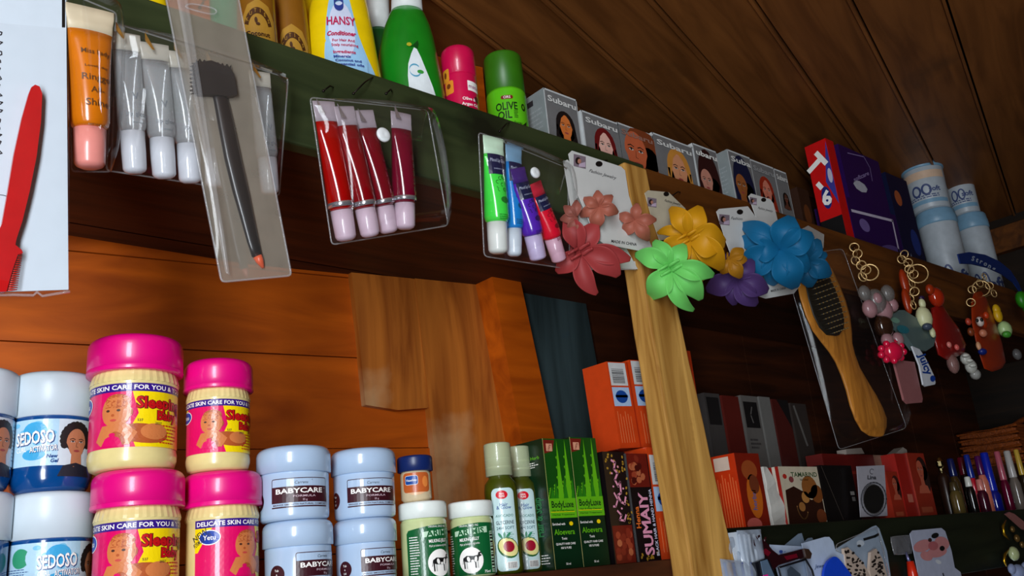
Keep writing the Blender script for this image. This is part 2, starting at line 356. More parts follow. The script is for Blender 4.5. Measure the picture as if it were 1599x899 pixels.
for a, b in (((582, 120), (552, 146)), ((795, 190), (780, 205)), ((520, 136), (505, 142)), ((612, 142), (603, 146)), ((318, 4), (312, 12)), ((948, 250), (936, 258)), ((1062, 300), (1050, 305)), ((1166, 322), (1156, 330)), ((1200, 308), (1192, 314)), ((1336, 382), (1330, 388)), ((1414, 392), (1408, 398)), ((1540, 428), (1534, 436))): bent_nail(a, b)
# lower shelf left of the post and the shelf right of it
ZS0 = .003; ZS = ZS0
t = thing('lower_shelf', 'lower wall shelf holding the cosmetic jars and bottles', 'shelf', (.4, .82, ZS))
q = MB(); q.box((-.755, D, ZS-.03), (1.04, 1.10, ZS), W_DARK); q.box((-.755, 1.10, ZS-.03), (.85, 1.14, ZS), W_DARK); q.build('shelf_board', t, (.4, .82, ZS), .002)
ZS = ZS0+.0006; ZR = .042
t = thing('side_shelf', 'dark green shelf to the right of the pale post', 'shelf', (2, .82, ZR))
q = MB(); q.box((1.085, .822, ZR-.03), (2.93, 1.148, ZR-.012), W_DARK); q.build('shelf_board', t, (2, .82, ZR))
q = MB(); q.box((1.06, D, ZR-.115), (2.93, .8215, ZR-.004), wood('black_green', (16, 20, 10), (34, 38, 22), 0, .5, .7, .2)); o = q.build('front_board', t, (2, .82, ZR), .003)
# post
q = MB(); yp = .765
fl = [P(1003, 425, yp), P(1082, 899, yp)]; fr = [P(1059, 483, yp), P(1137, 828, yp)]
def ext(a, b, z): return a+(b-a)*((z-a.z)/(b.z-a.z))
zt, zb = .562, -.12; R = random.Random(4)
n = 16; rings = []
for i in range(n+1):
    z = zb+(zt-zb)*i/n; a = ext(*fl, z); b = ext(*fr, z); j = R.uniform(-.0012, .0012); j2 = R.uniform(-.001, .001)
    rings.append([V((a.x+j, yp, z)), V((b.x+j2, yp, z)), V((b.x+j2, D-.001, z)), V((a.x+j, D-.001, z))])
q.loft(rings, W_POST, smooth=False); o = q.build('wooden_post', None, ext(*fl, 0), .003)
tag(o, 'pale rough pine post standing upright in front of both shelves', 'post')
# ------------------------------------------------------------------ jars, bottles and boxes on the lower shelf
def wrapf(r): return lambda u, v, h: V(((r+h)*math.cos(-math.pi/2+u/r), (r+h)*math.sin(-math.pi/2+u/r), v))
def face_rot(x, y, off): return math.atan2(-y, -x)+math.pi/2+math.radians(off)
def cylpx(l, r, y, Y):
    p = P((l+r)/2, y, Y); return p.x, plen((r-l)/2, p)
def zpx(x, y, Y): return P(x, y, Y).z
LIDW = M((204, 216, 224), .35, var=.02); PINK = M((226, 6, 122), .32, var=.03, coat=.3); CREAM = M((226, 206, 140), .28, coat=.4)
MAG = M((222, 10, 96), .3, coat=.3); YEL = M((248, 214, 8), .3, coat=.3); PURP = M((52, 22, 128), .3, coat=.3); SKIN = M((208, 120, 66), .35, coat=.3); SKIN2 = M((176, 84, 40), .35, coat=.3); REDT = M((196, 16, 22), .35); YW = M((252, 246, 240), .3)
def lid_prof(r, z0, z1, rd=.006, under=None):
    p = [(under or r*.9, z0), (r, z0+.0006), (r, z1-rd)]
    for k in range(1, 5): a = math.radians(90*k/4); p.append((r-rd+rd*math.cos(a), z1-rd+rd*math.sin(a)))
    return p+[(r*.01, z1)]
def baby(d, cx, cy, s, ly=2):
    d = SquashDec(d, cy-.35*s, .70)
    sk, s2, dk = SKIN, SKIN2, M((70, 34, 22), .5)
    d.ell(cx+.95*s, cy-.95*s, .95*s, .5*s, s2, ly, -8); d.ell(cx+1.35*s, cy-.85*s, .5*s, .42*s, sk, ly+.3)
    d.poly([(cx-.5*s, cy-.5*s), (cx-.75*s, cy-1.25*s), (cx-.5*s, cy-1.55*s), (cx+.5*s, cy-1.5*s), (cx+.75*s, cy-.9*s), (cx+.35*s, cy-.4*s)], sk, ly+.5)
    d.ell(cx+.1*s, cy-1.2*s, .22*s, .4*s, s2, ly+.7, 20)
    d.ell(cx, cy+.05*s, .52*s, .62*s, sk, ly+1); d.ell(cx+.46*s, cy, .12*s, .17*s, s2, ly+.9); d.ell(cx+.05*s, cy+.42*s, .44*s, .26*s, s2, ly+1.1)
    d.ell(cx, cy+.3*s, .4*s, .26*s, sk, ly+1.2)
    for q_ in (-.28, .1): d.ell(cx+q_*s, cy+.08*s, .07*s, .045*s, dk, ly+1.5, n=10); d.stroke([(cx+(q_-.1)*s, cy+.2*s), (cx+(q_+.1)*s, cy+.21*s)], .03*s, s2, ly+1.5)
    d.ell(cx-.1*s, cy-.09*s, .06*s, .05*s, s2, ly+1.5, n=10); d.ell(cx-.08*s, cy-.27*s, .12*s, .045*s, M((196, 70, 60), .4), ly+1.5, n=10)
    d.poly([(cx-.5*s, cy-1.55*s), (cx-.35*s, cy-1.15*s), (cx-.1*s, cy-1.0*s), (cx+.15*s, cy-1.15*s), (cx+.3*s, cy-1.6*s)], MAG, ly+1.6); d.ell(cx-.1*s, cy-.98*s, .12*s, .1*s, MAG, ly+1.6, n=8)
class SquashDec:
    '''prints everything below a height squashed, so the figure fits its label'''
    def __init__(s, d, y0, k): s.d, s.y0, s.k = d, y0, k; s.g = d.fn
    def _do(s, f, *a, **kw):
        g = s.d.fn; s.d.fn = lambda u, v, h: g(u, v if v > s.y0 else s.y0+(v-s.y0)*s.k, h)
        try: getattr(s.d, f)(*a, **kw)
        finally: s.d.fn = g
    def ell(s, *a, **k): s._do('ell', *a, **k)
    def poly(s, *a, **k): s._do('poly', *a, **k)
    def stroke(s, *a, **k): s._do('stroke', *a, **k)
def pink_jar(label, l, r, y, Y, ztop, zbase, off, lidk=1.0, band=True):
    x, R = cylpx(l, r, y, Y); H = ztop-zbase
    t = thing('baby_jelly_jar', label, 'jar', (x, Y, zbase), 'pink lidded baby jelly jars', face_rot(x, Y, off))
    rb = R*.92; q = MB()
    q.lathe([(rb*.82, 0), (rb*.93, .002), (rb*.98, .008), (rb*.985, .013*H/.12), (rb*.965, .017*H/.12), (rb*.965, H*.61), (rb, H*.625), (rb, H*.635)], CREAM, 48, cap1=False)
    q.lathe([(rb, H*.635), (rb*.985, H*.66), (rb*.94, H*.71), (rb*.86, H*.75)], CREAM, 72, smooth=False, cap0=False, rib=.012)
    jb = q.build('jar_body', t)
    q = MB(); q.lathe(lid_prof(R, H*.72, H, .009), PINK, 64); q.lathe([(R*1.004, H*.725), (R*1.012, H*.74), (R*1.004, H*.755)], PINK, 64, cap0=False, cap1=False); q.build('lid', t)
    q = MB(); rl = rb*.968; d = Dec(q, wrapf(rl), rl*.14); z0, z1 = H*.145, H*.615; zb = z1-.062*H; k = R/.043
    d.rect(-1.95*rl, z0, 1.95*rl, zb, MAG, 1)
    d.poly([(-.10*rl, zb), (.05*rl, z0+.6*(zb-z0)), (-.15*rl, z0+.3*(zb-z0)), (.0*rl, z0), (1.95*rl, z0), (1.95*rl, zb)], YEL, 2)
    d.rect(-1.95*rl, zb, 1.95*rl, z1, PURP, 2)
    d.text('DELICATE SKIN CARE FOR YOU & YOUR BABY', .02*rl, (zb+z1)/2, .033*H, YW, 3.2, .02, width=3.8*rl)
    baby(d, -.46*rl, z0+.62*(zb-z0), .0252*k, 3)
    d.text('Sleeping', -.02*rl, z0+.80*(zb-z0), .082*H, M((90, 8, 20), .4), 3, .07, align='l'); d.text('Sleeping', -.02*rl, z0+.80*(zb-z0), .082*H, REDT, 4, .035, align='l')
    d.text('Baby', .78*rl, z0+.575*(zb-z0), .066*H, M((90, 8, 20), .4), 3, .07); d.text('Baby', .78*rl, z0+.575*(zb-z0), .066*H, REDT, 4, .035)
    d.text('537', .02*rl, z0+.47*(zb-z0), .018*H, INK, 7, 0, align='l'); d.text('2027', .42*rl, z0+.42*(zb-z0), .018*H, INK, 7, 0, align='l')
    d.ell(-1.5*rl, z0+.82*(zb-z0), .012*k, .008*k, YW, 2.5); d.ell(-1.5*rl, z0+.82*(zb-z0), .011*k, .007*k, M((20, 60, 160), .3), 3); d.text('Yetu', -1.5*rl, z0+.82*(zb-z0), .005*k, YW, 4)
    d.poly([(-1.95*rl, zb), (-1.95*rl, z0+.55*(zb-z0)), (-1.85*rl, z0+.55*(zb-z0)), (-1.42*rl, zb)], YEL, 2.2); d.text('NEW', -1.78*rl, z0+.88*(zb-z0), .006*k, INK, 3.4, rot=30); d.text('FORMULATION', -1.72*rl, z0+.78*(zb-z0), .005*k, INK, 3.4, rot=32, width=.6*rl)
    d.lines(.55*rl, z0+.05*(zb-z0), 1.2*rl, z0+.42*(zb-z0), 6, REDT, 3, 3, .35)
    q.build('paper_label', jb); return t
Yp = .858; zt3 = zpx(216, 733, Yp-.02); zt4 = zpx(348, 735, Yp-.02)
pink_jar('large pink lidded baby jelly jar on top of the left pink stack', 143, 282, 562, Yp, zpx(211, 526, Yp-.02), zt3, 3)
pink_jar('pink lidded baby jelly jar at the bottom of the left pink stack', 148, 285, 770, Yp, zt3, ZS, 6)
pink_jar('smaller pink lidded jelly jar on top of the right pink stack', 290, 393, 585, Yp-.006, zpx(341, 562, Yp-.02), zt4, 14)
pink_jar('pink lidded jelly jar at the bottom of the right stack, turned to its magenta side', 288, 407, 770, Yp, zt4, ZS, 66)
BLUEJ = gel((4, 52, 112), .85, .08, tint=(60, 130, 200)); 
def curl_jar(label, l, r, y, Y, ztop, zbase, off):
    x, R = cylpx(l, r, y, Y); H = ztop-zbase
    t = thing('curl_activator_jar', label, 'jar', (x, Y, zbase), 'white lidded blue gel jars', face_rot(x, Y, off))
    q = MB(); rb = R*.97; q.lathe([(rb*.80, 0), (rb*.9, .004), (rb, .014), (rb, .019), (rb*.985, .021), (rb*.985, H*.60), (rb*.97, H*.62), (rb*.9, H*.64)], M((6, 66, 128), .15, coat=.6), 48); jb = q.build('jar_body', t)
    q = MB(); q.lathe(lid_prof(R, H*.615, H, .006), LIDW, 56); q.build('lid', t)
    q = MB(); rl = rb*.987; d = Dec(q, wrapf(rl), rl*.14); z0, z1 = H*.2, H*.585; zm = (z0+z1)/2; hh = z1-z0
    LB = M((178, 212, 232), .3, coat=.3); CY = M((62, 164, 214), .3); NV = M((10, 60, 128), .3)
    d.rect(-1.9*rl, z0, 1.9*rl, z1, LB, 1)
    R_ = random.Random(3)
    for k in range(9): d.ell(-.45*rl+R_.uniform(-.5, .45)*rl, z0+hh*R_.uniform(.45, .98), .1*rl, .06*rl, M((120, 190, 224), .3), 1.5, n=12)
    d.ell(-.42*rl, z0+.74*hh, .3*rl, .2*hh, CY, 2); d.ell(-.42*rl, z0+.24*hh, .28*rl, .12*hh, CY, 2)
    d.text('SEDOSO', -.42*rl, z0+.60*hh, .27*hh, NV, 2.5, .045, width=.98*rl, rot=3); d.text('SEDOSO', -.435*rl, z0+.61*hh, .27*hh, YW, 3.2, .02, width=.96*rl, rot=3)
    d.text('CURL', -.74*rl, z0+.36*hh, .10*hh, YW, 3.2, .02, width=.28*rl, rot=4); d.text('ACTIVATOR', -.18*rl, z0+.36*hh, .12*hh, NV, 3, .05, width=.66*rl, rot=4); d.text('ACTIVATOR', -.19*rl, z0+.365*hh, .12*hh, YW, 3.6, .015, width=.64*rl, rot=4)
    d.text('New', .02*rl, z0+.2*hh, .075*hh, NV, 3, .03, .2); d.text('Gel', .08*rl, z0+.1*hh, .075*hh, NV, 3, .03, .2)
    d.rect(.14*rl, z0, .98*rl, z1, M((204, 214, 222), .3), 1.3)
    portrait(d, .60*rl, z0+.48*hh, .68*hh, (182, 116, 80), (26, 20, 20), 'curl', 2.2, top=(24, 24, 40))
    d.ring(-1.35*rl, z0+.7*hh, .06*rl, .05*rl, .012, M((50, 150, 110), .4), 2, 60, 300); d.lines(-1.75*rl, z0+.1*hh, -1.1*rl, z0+.5*hh, 8, NV, 2, 5, .3); d.lines(1.05*rl, z0+.1*hh, 1.8*rl, z0+.9*hh, 10, M((90, 110, 140), .4), 2, 6, .3)
    q.build('paper_label', jb)
Yq = .918; zl = zpx(83, 768, Yq-.02)
curl_jar('white lidded blue gel jar showing a woman with short curls, top of its stack', 26, 147, 610, Yq, zpx(88, 583, Yq-.02), zl, 0)
curl_jar('white lidded blue gel jar below the one with the woman in full view', 20, 142, 800, Yq, zl, ZS, 37)
curl_jar('white lidded gel jar cut by the left edge of the photo, upper one', -105, 22, 610, Yq, zpx(-37, 575, Yq-.02), zl+.001, 12)
curl_jar('white lidded gel jar cut by the left edge of the photo, lower one', -111, 13, 800, Yq, zl+.001, ZS, -75)
BCW = M((172, 194, 220), .22, var=.02, coat=.5); BRN = M((58, 16, 26), .35); 
def babycare(label, l, r, y, Y, ztop, zbase, off):
    x, R = cylpx(l, r, y, Y); H = ztop-zbase
    t = thing('cream_tub', label, 'tub', (x, Y, zbase), 'pale blue baby cream tubs', face_rot(x, Y, off))
    rb = R*.94; q = MB(); q.lathe([(rb*.9, 0), (rb*.97, .002), (rb*.985, .006), (rb, H*.62), (rb*.97, H*.64)], BCW, 56); jb = q.build('tub_body', t)
    q = MB(); q.lathe(lid_prof(R, H*.635, H, .008), BCW, 64); q.build('lid', t)
    q = MB(); d = Dec(q, wrapf(rb*.995), rb*.14); z0, z1 = .17*H, .545*H; h = z1-z0; w = .86*rb
    d.rrect(-w, z0+.62*h, w, z1, .002, BRN, 1); d.rrect(-w+.0008, z0+.62*h, w-.0008, z1-.0008, .0014, BCW, 1.6)
    d.text('Carrens', .0, z0+.83*h, .105*h, INK, 2.4, 0, .2); d.text('o', .36*w, z0+.92*h, .05*h, INK, 2.4)
    d.rect(-w, z0+.13*h, w, z0+.70*h, BRN, 2); d.text('BABYCARE', -.04*w, z0+.54*h, .17*h, YW, 3, .022, width=1.6*w); d.text('o', .87*w, z0+.62*h, .05*h, YW, 3)
    d.text('FORMULA', .1*w, z0+.345*h, .07*h, M((206, 180, 190), .4), 3, .01, width=.75*w); d.text('55 g', .1*w, z0+.215*h, .07*h, M((206, 180, 190), .4), 3, .01)
    d.text('BRINGS SMOOTH NATURAL COMFORT', 0, z0+.06*h, .055*h, BRN, 2, .01, width=1.9*w); d.rect(-w, z0-.0012, w, z0, BRN, 1)
    a = -1.45*rb; d.ell(a, z0+.28*h, .26*rb, .26*rb, BRN, 1, n=28); d.text('Tub', a, z0+.42*h, .08*h, YW, 2.2); d.text('&', a, z0+.27*h, .06*h, YW, 2.2); d.text('Lid', a, z0+.13*h, .08*h, YW, 2.2)
    q.build('paper_label', jb)
Yb = .842; zb1 = zpx(466, 811, Yb-.02); zb2 = zpx(568, 808, Yb-.02)
babycare('pale blue cream tub on top of the left tub stack, beside the pink jars', 402, 515, 718, Yb, zpx(457, 696, Yb-.02), zb1, 12)
babycare('pale blue cream tub on top of the right stack, beside the tiny navy capped jar', 517, 617, 718, Yb, zpx(566, 699, Yb-.02), zb2, 17)
babycare('pale blue cream tub at the bottom of the left tub stack', 411, 519, 830, Yb, zb1, ZS, 45)
babycare('pale blue cream tub at the bottom of the right tub stack', 521, 619, 830, Yb, zb2, ZS, 40)
def milking(label, l, r, y, Y, ztop, off):
    x, R = cylpx(l, r, y, Y); H = ztop-ZS
    t = thing('milking_jelly_jar', label, 'jar', (x, Y, ZS), 'green labelled milking jelly jars', face_rot(x, Y, off))
    JG = M((196, 206, 150), .25, coat=.4); GR = M((14, 92, 46), .3, coat=.3); PG = M((190, 222, 190), .3)
    rb = R*.955; q = MB(); q.lathe([(rb*.92, 0), (rb, .003), (rb, H*.74), (rb*.95, H*.77), (rb*.9, H*.79)], JG, 48); jb = q.build('jar_body', t)
    q = MB(); q.lathe(lid_prof(R, H*.785, H, .003), M((232, 238, 232), .35), 56); q.build('lid', t)
    q = MB(); d = Dec(q, wrapf(rb*1.003), rb*.14); z0, z1 = .03*H, .70*H; h = z1-z0
    d.poly([(-1.35*rb, z0), (1.9*rb, z0), (1.9*rb, z1-.02*h), (.6*rb, z1), (-.2*rb, z1-.02*h), (-1.25*rb, z1-.09*h), (-1.35*rb, z1-.15*h)], GR, 1)
    d.text('ORIGINAL SINCE 1962', .1*rb, z1-.045*h, .04*h, YW, 2, 0, width=.9*rb)
    d.poly([(-.62*rb, z0+.76*h), (.98*rb, z0+.80*h), (.98*rb, z0+.92*h), (-.62*rb, z0+.86*h)], PG, 2); d.text('ARIMIS', .18*rb, z0+.835*h, .115*h, GR, 3, .03, width=1.25*rb, rot=2)
    d.text('MILKING JELLY', .1*rb, z0+.69*h, .06*h, YW, 3, .02, width=.9*rb, rot=2); d.text('Mjali ya kukamua ng\'ombe', .1*rb, z0+.60*h, .04*h, YW, 3, .0, width=.9*rb, rot=2)
    cx, cy = .12*rb, z0+.28*h; d.ell(cx, cy, .56*rb, .25*h, YW, 2, n=28); k = .34*rb
    d.ell(cx, cy+.12*k, 1.0*k, .45*k, M((232, 232, 226), .4), 3)
    bl = [(-1.0, .35), (-.55, .62), (.35, .55), (.9, .62), (1.0, .95), (1.28, 1.02), (1.5, .72), (1.38, .5), (1.05, .38), (.95, -.1), (.4, -.22), (-.5, -.2), (-1.0, -.05)]
    d.poly([(cx+a*k, cy+b*k) for a, b in bl], BLACK, 3.4)
    d.ell(cx-.32*k, cy+.16*k, .2*k, .34*k, YW, 4, 15); d.ell(cx+.62*k, cy+.12*k, .17*k, .36*k, YW, 4, -10); d.ell(cx+.2*k, cy-.08*k, .2*k, .14*k, YW, 4); d.ell(cx+1.32*k, cy+.72*k, .07*k, .12*k, YW, 4, 40)
    for lx in (-.9, -.6, .55, .85): d.stroke([(cx+lx*k, cy-.05*k), (cx+(lx+.03)*k, cy-.95*k)], .18*k, BLACK if lx in (-.9, .55) else M((190, 190, 186), .4), 3.2)
    d.stroke([(cx-1.0*k, cy+.3*k), (cx-1.12*k, cy-.4*k)], .07*k, BLACK, 3.6)
    d.text('75ml', .85*rb, z0+.05*h, .05*h, YW, 3); d.lines(-1.2*rb, z0+.04*h, -.75*rb, z0+.8*h, 16, YW, 3, 9, .4); d.rect(1.12*rb, z0+.03*h, 1.32*rb, z0+.82*h, PG, 3); d.barcode(1.12*rb, z0+.05*h, 1.32*rb, z0+.8*h, BLACK, 4, 3, True)
    q.build('paper_label', jb); return ztop, x, R
zA, xA, RA = milking('green labelled jelly jar with a cow, carrying the tiny blue capped jar', 622, 697, 795, .838, zpx(658, 782, .82), 31)
milking('green labelled jelly jar with a cow, next to the clear capped oil bottles', 699, 769, 793, .838, zpx(733, 781, .82), -14)
# tiny petroleum jelly jar on the first green jar
x, R = cylpx(620, 675, 723, .838); z1 = zpx(647, 710, .825); H = z1-zA
t = thing('mini_jelly_jar', 'tiny jelly jar with a navy cap standing on a green labelled jar', 'jar', (x, .838, zA), None, face_rot(x, .838, 0))
q = MB(); rb = R*.86; q.lathe([(rb*.8, 0), (rb, .004), (rb, H*.6), (rb*.9, H*.7)], M((206, 186, 150), .3, coat=.4), 40); jb = q.build('jar_body', t)
q = MB(); q.lathe(lid_prof(R, H*.66, H, .003), M((16, 36, 92), .35), 48); q.build('lid', t)
q = MB(); d = Dec(q, wrapf(rb*1.004), rb*.15); d.ell(0, H*.38, .95*rb, H*.24, M((226, 180, 140), .3), 1); d.rrect(-.9*rb, H*.2, .95*rb, H*.62, .004, M((190, 92, 40), .3), 1.5); d.rrect(-.72*rb, H*.36, .15*rb, H*.56, .0025, M((222, 226, 232), .3), 2); d.rrect(-.69*rb, H*.37, .12*rb, H*.55, .002, M((20, 70, 150), .3), 3); d.text('Vaseline', -.28*rb, H*.46, .0025, YW, 4); d.ell(.62*rb, H*.42, .2*rb, H*.12, M((224, 130, 60), .3), 3)
q.build('paper_label', jb)
# avocado oil bottles
def oil_bottle(label, cl, cr, bl, br, ytop, yneck, ybot, Y, off):
    x, R = cylpx(bl, br, (yneck+ybot)/2, Y); rc = plen((cr-cl)/2, P((cl+cr)/2, ytop+20, Y)); zt = zpx((cl+cr)/2, ytop, Y); zn = zpx((cl+cr)/2, yneck, Y); zb = ZS
    t = thing('oil_bottle', label, 'bottle', (x, Y, zb), 'avocado oil bottles', face_rot(x, Y, off)); H = zn-zb
    q = MB(); q.lathe([(R*.9, 0), (R, .004), (R, H*.86), (R*.95, H*.93), (R*.7, H*.985), (rc*.8, H), (rc*.8, H+.008)], gel((74, 84, 8), .72, .06, tint=(150, 160, 20)), 44); jb = q.build('bottle_body', t)
    q = MB(); q.lathe(lid_prof(rc, H+.001, zt-zb, .002), gel((190, 200, 160), .7, .1), 44)
    for zz in (.25, .5): q.lathe([(rc*1.002, H+(zt-zb-H)*zz), (rc*1.01, H+(zt-zb-H)*zz+.001), (rc*1.002, H+(zt-zb-H)*zz+.002)], gel((190, 200, 160), .7, .1), 44, cap0=False, cap1=False)
    q.build('cap', t)
    q = MB(); d = Dec(q, wrapf(R*1.003), R*.15); LBL = M((196, 222, 222), .3, coat=.3); w = .72*R; hh = H
    d.rrect(-w, .03*H, w, .87*H, .45*w, LBL, 1); d.ell(-.1*w, .80*H, .5*w, .045*H, M((210, 20, 40), .3), 2); d.text('100%', -.1*w, .81*H, .018*H, YW, 3); d.text('PURE', -.1*w, .785*H, .018*H, YW, 3)
    for k, (s_, y_, sz, c) in enumerate((('Hair', .70, .035, (60, 90, 150)), ('& Glow', .67, .035, (60, 90, 150)), ('AVOCADO', .585, .026, (70, 120, 110)), ('GLYCERINE', .515, .036, (40, 60, 70)), ('24H SOFT', .46, .03, (60, 100, 110)))): d.text(s_, 0, y_*H, sz*H, M(c, .4), 3, .01, width=min(1.5*w, 1.8*w) if k > 1 else None)
    lf = M((40, 130, 90), .4)
    for a in (-35, 5, 45): d.ell(-.2*w+.012*math.sin(math.radians(a))*.6, .385*H, .1*w, .035*H, lf, 3, -a)
    d.lines(.05*w, .34*H, .7*w, .42*H, 4, lf, 3, 2, .3)
    d.ell(.1*w, .26*H, .95*w, .10*H, M((36, 92, 40), .3), 2, -32); d.ell(.12*w, .265*H, .86*w, .085*H, M((226, 214, 140), .3), 3, -32); d.ell(.15*w, .27*H, .46*w, .055*H, M((150, 16, 40), .3), 4, -25)
    d.rect(-.1*w, .05*H, .75*w, .12*H, YW, 3); d.barcode(-.05*w, .055*H, .7*w, .115*H, BLACK, 4)
    q.build('paper_label', jb)
oil_bottle('green oil bottle with a clear cap, the nearer left one of the two', 765, 807, 760, 812, 693, 745, 885, .835, 6)
oil_bottle('green oil bottle with a clear cap, half behind the other beside the aloe boxes', 790, 829, 793, 842, 698, 747, 884, .872, 12)
# cartons
def carton(name, label, cat, group, X0, X1, Z0, Z1, Y0, dep, mat, front=None, left=None, side=None, top=None, rotz=0, lean=0):
    w, h = X1-X0, Z1-Z0; q = MB(); q.box((0, 0, 0), (w, dep, h), mat)
    if side: q.box((-.0002, .0004, .0004), (0, dep-.0004, h-.0004), side)
    e = M((225, 225, 222), .5)
    if front: df = Dec(q, lambda u, v, hh: V((u, -hh, v))); df.clip = (0, 0, w, h); front(df, w, h)
    if left: left(Dec(q, lambda u, v, hh: V((-hh-.0002, dep-u, v))), dep, h)
    o = q.build(name); o.location = (X0, Y0, Z0); o.rotation_euler = (0, lean, rotz)
    return tag(o, label, cat, group)
def xz(l, r, y, Y): a, b = P(l, y, Y), P(r, y, Y); return a.x, b.x
DG = M((8, 40, 20), .3, coat=.3); LG = M((96, 176, 22), .3, coat=.3); MG = M((40, 120, 20), .3); RB = M((110, 28, 20), .35)
def aloe_front(d, w, h):
    d.rect(0, h*.42, w, h, M((20, 74, 16), .3), 1)
    for cx, tip, bw in ((.18, .62, .12), (.5, .99, .11), (.80, 1.0, .12), (.95, .7, .1), (.33, .66, .08), (.66, .7, .1)):
        d.poly([((cx-bw)*w, .5*h), ((cx+bw)*w, .5*h), ((cx+.02)*w, tip*h)], LG if tip > .9 else MG, 2 if tip > .9 else 3)
        for k in range(5): d.poly([((cx-bw+bw*k/6)*w, (.52+(tip-.52)*k/6)*h), ((cx-bw-.04+bw*k/6)*w, (.54+(tip-.52)*k/6)*h), ((cx-bw+bw*k/6+.01)*w, (.55+(tip-.52)*k/6)*h)], LG, 2.5)
    d.poly([(.02*w, .99*h), (.45*w, .99*h), (.35*w, .9*h), (.05*w, .88*h)], RB, 1.5); d.rect(.12*w, .9*h, .34*w, .96*h, M((210, 150, 120), .4), 3); d.text('100%', .23*w, .93*h, .02*h, RB, 4, rot=60)
    d.rect(.02*w, .38*h, w, .53*h, LG, 4); d.text('BodyLuxe', .5*w, .485*h, .05*h, DG, 5, .02, width=.8*w); d.text('Hair & Scalp Cleanser', .5*w, .437*h, .012*h, DG, 5, width=.8*w); d.text('Herbal Treatment', .5*w, .405*h, .012*h, DG, 5, width=.8*w); d.rect(.05*w, .424*h, .92*w, .428*h, YEL, 5)
    d.text('Enriched with', .08*w, .335*h, .018*h, YW, 2, align='l', width=.45*w); d.ell(.75*w, .335*h, .07*w, .016*h, YEL, 2); d.text('Aloevera', .48*w, .275*h, .042*h, LG, 2, .012, width=.74*w)
    d.text('Tonic', .45*w, .225*h, .018*h, YW, 2); d.text('QUALITY HAIR CARE', .48*w, .185*h, .016*h, YW, 2, width=.7*w); d.text('100 % PURE', .48*w, .155*h, .016*h, YW, 2); d.text('50 ml', .5*w, .035*h, .016*h, YW, 2)
    d.rect(0, 0, .012*w, h, M((200, 190, 120), .3), 6)
def aloe_left(d, w, h):
    d.text('Aloe Herb', .5*w, .86*h, .026*h, LG, 1, width=.7*w); d.lines(.2*w, .78*h, .85*w, .83*h, 3, YW, 1, 2, .4); d.text('Hair & Scalp', .6*w, .4*h, .10*h, M((40, 110, 60), .4), 1, .02, rot=90, width=.3*h); d.lines(.3*w, .04*h, .9*w, .12*h, 4, YW, 1, 7, .35)
Ya = .832; a0, a1 = xz(846, 888, 690, Ya); b0, b1 = xz(888.6, 930, 690, Ya)
carton('aloe_carton', 'green aloe carton with its dark side showing, next to the oil bottles', 'box', 'green aloe cartons', a0, a1, ZS, zpx(866, 685, Ya), Ya, .05, DG, aloe_front, aloe_left)
carton('aloe_carton', 'green aloe carton between its twin and the black henna boxes', 'box', 'green aloe cartons', b0, b1, ZS, zpx(908, 683, Ya), Ya, .05, DG, aloe_front, aloe_left)
HB = M((18, 14, 16), .3, coat=.3); PKT = M((226, 150, 176), .35); GOLD = M((170, 130, 40), .35)
def henna_photo(d, x0, y0, x1, y1, ly=2, seed=1):
    R = random.Random(seed); d.rect(x0, y0, x1, y1, M((104, 26, 16), .35), ly); w, h = x1-x0, y1-y0
    for k in range(16): d.ell(x0+w*R.uniform(.15, .85), y0+h*R.uniform(.15, .85), w*.13, h*.1, M(R.choice([(150, 60, 36), (70, 14, 10), (176, 96, 60), (126, 40, 24)]), .4), ly+.3+k*.02, R.uniform(0, 180), 8)
def henna_front_a(d, w, h):
    henna_photo(d, .04*w, 0, .9*w, .33*h, 1)
    R = random.Random(8)
    for k in range(18): d.ell(w*R.uniform(.05, .9), h*R.uniform(.8, .98), .05*w, .012*h, GOLD, 1, R.uniform(0, 180), 6)
    for k in range(14): d.ell(w*R.uniform(.75, .98), h*R.uniform(.35, .8), .05*w, .012*h, GOLD, 1, R.uniform(0, 180), 6)
    for base, wd in (([(.35, .92), (.5, .9), (.42, .84), (.55, .8), (.4, .74), (.52, .68), (.62, .72), (.6, .62), (.45, .6), (.55, .54), (.7, .52), (.78, .58)], .07), ([(.3, .62), (.42, .56), (.3, .5), (.2, .5)], .06), ([(.35, .46), (.5, .42), (.4, .38), (.6, .37), (.7, .42)], .06)):
        d.stroke([(p[0]*w, p[1]*h) for p in base], wd*w, PKT, 2)
    for p in ((.6, .86), (.3, .8), (.3, .68), (.72, .66), (.55, .48)): d.ell(p[0]*w, p[1]*h, .04*w, .01*h, PKT, 2, n=8)
def henna_front_b(d, w, h):
    henna_photo(d, 0, .68*h, .95*w, h, 1, 4)
    d.text('SUMAIY', .52*w, .34*h, .40*w, PKT, 2, .03, rot=90, width=.58*h); d.text('Henna', .16*w, .40*h, .2*w, M((226, 110, 40), .4), 2, .02, rot=90, width=.2*h)
    d.text('BLACK HAIR & HAND HENNA', .88*w, .35*h, .12*w, M((206, 206, 226), .4), 2, .02, rot=90, width=.62*h)
    R = random.Random(2)
    for k in range(12): d.ell(w*R.uniform(.1, .9), h*R.uniform(.01, .07), .06*w, .012*h, GOLD, 1, R.uniform(0, 180), 6)
a0, a1 = xz(940, 975, 705, .838)
carton('henna_carton', 'black henna box with pink curly script and a red picture at its foot', 'box', 'black henna boxes', a0, a1, ZS, zpx(955, 705, .838), .838, .05, HB, henna_front_a)
a0, a1 = xz(977, 1010, 708, .836)
carton('henna_carton', 'black henna box with a red picture on top and pink upright lettering', 'box', 'black henna boxes', a0, a1, ZS, zpx(992, 708, .836), .836, .05, HB, henna_front_b)
ORG = M((206, 66, 20), .35, coat=.3); ORD = M((168, 40, 14), .35, coat=.2)
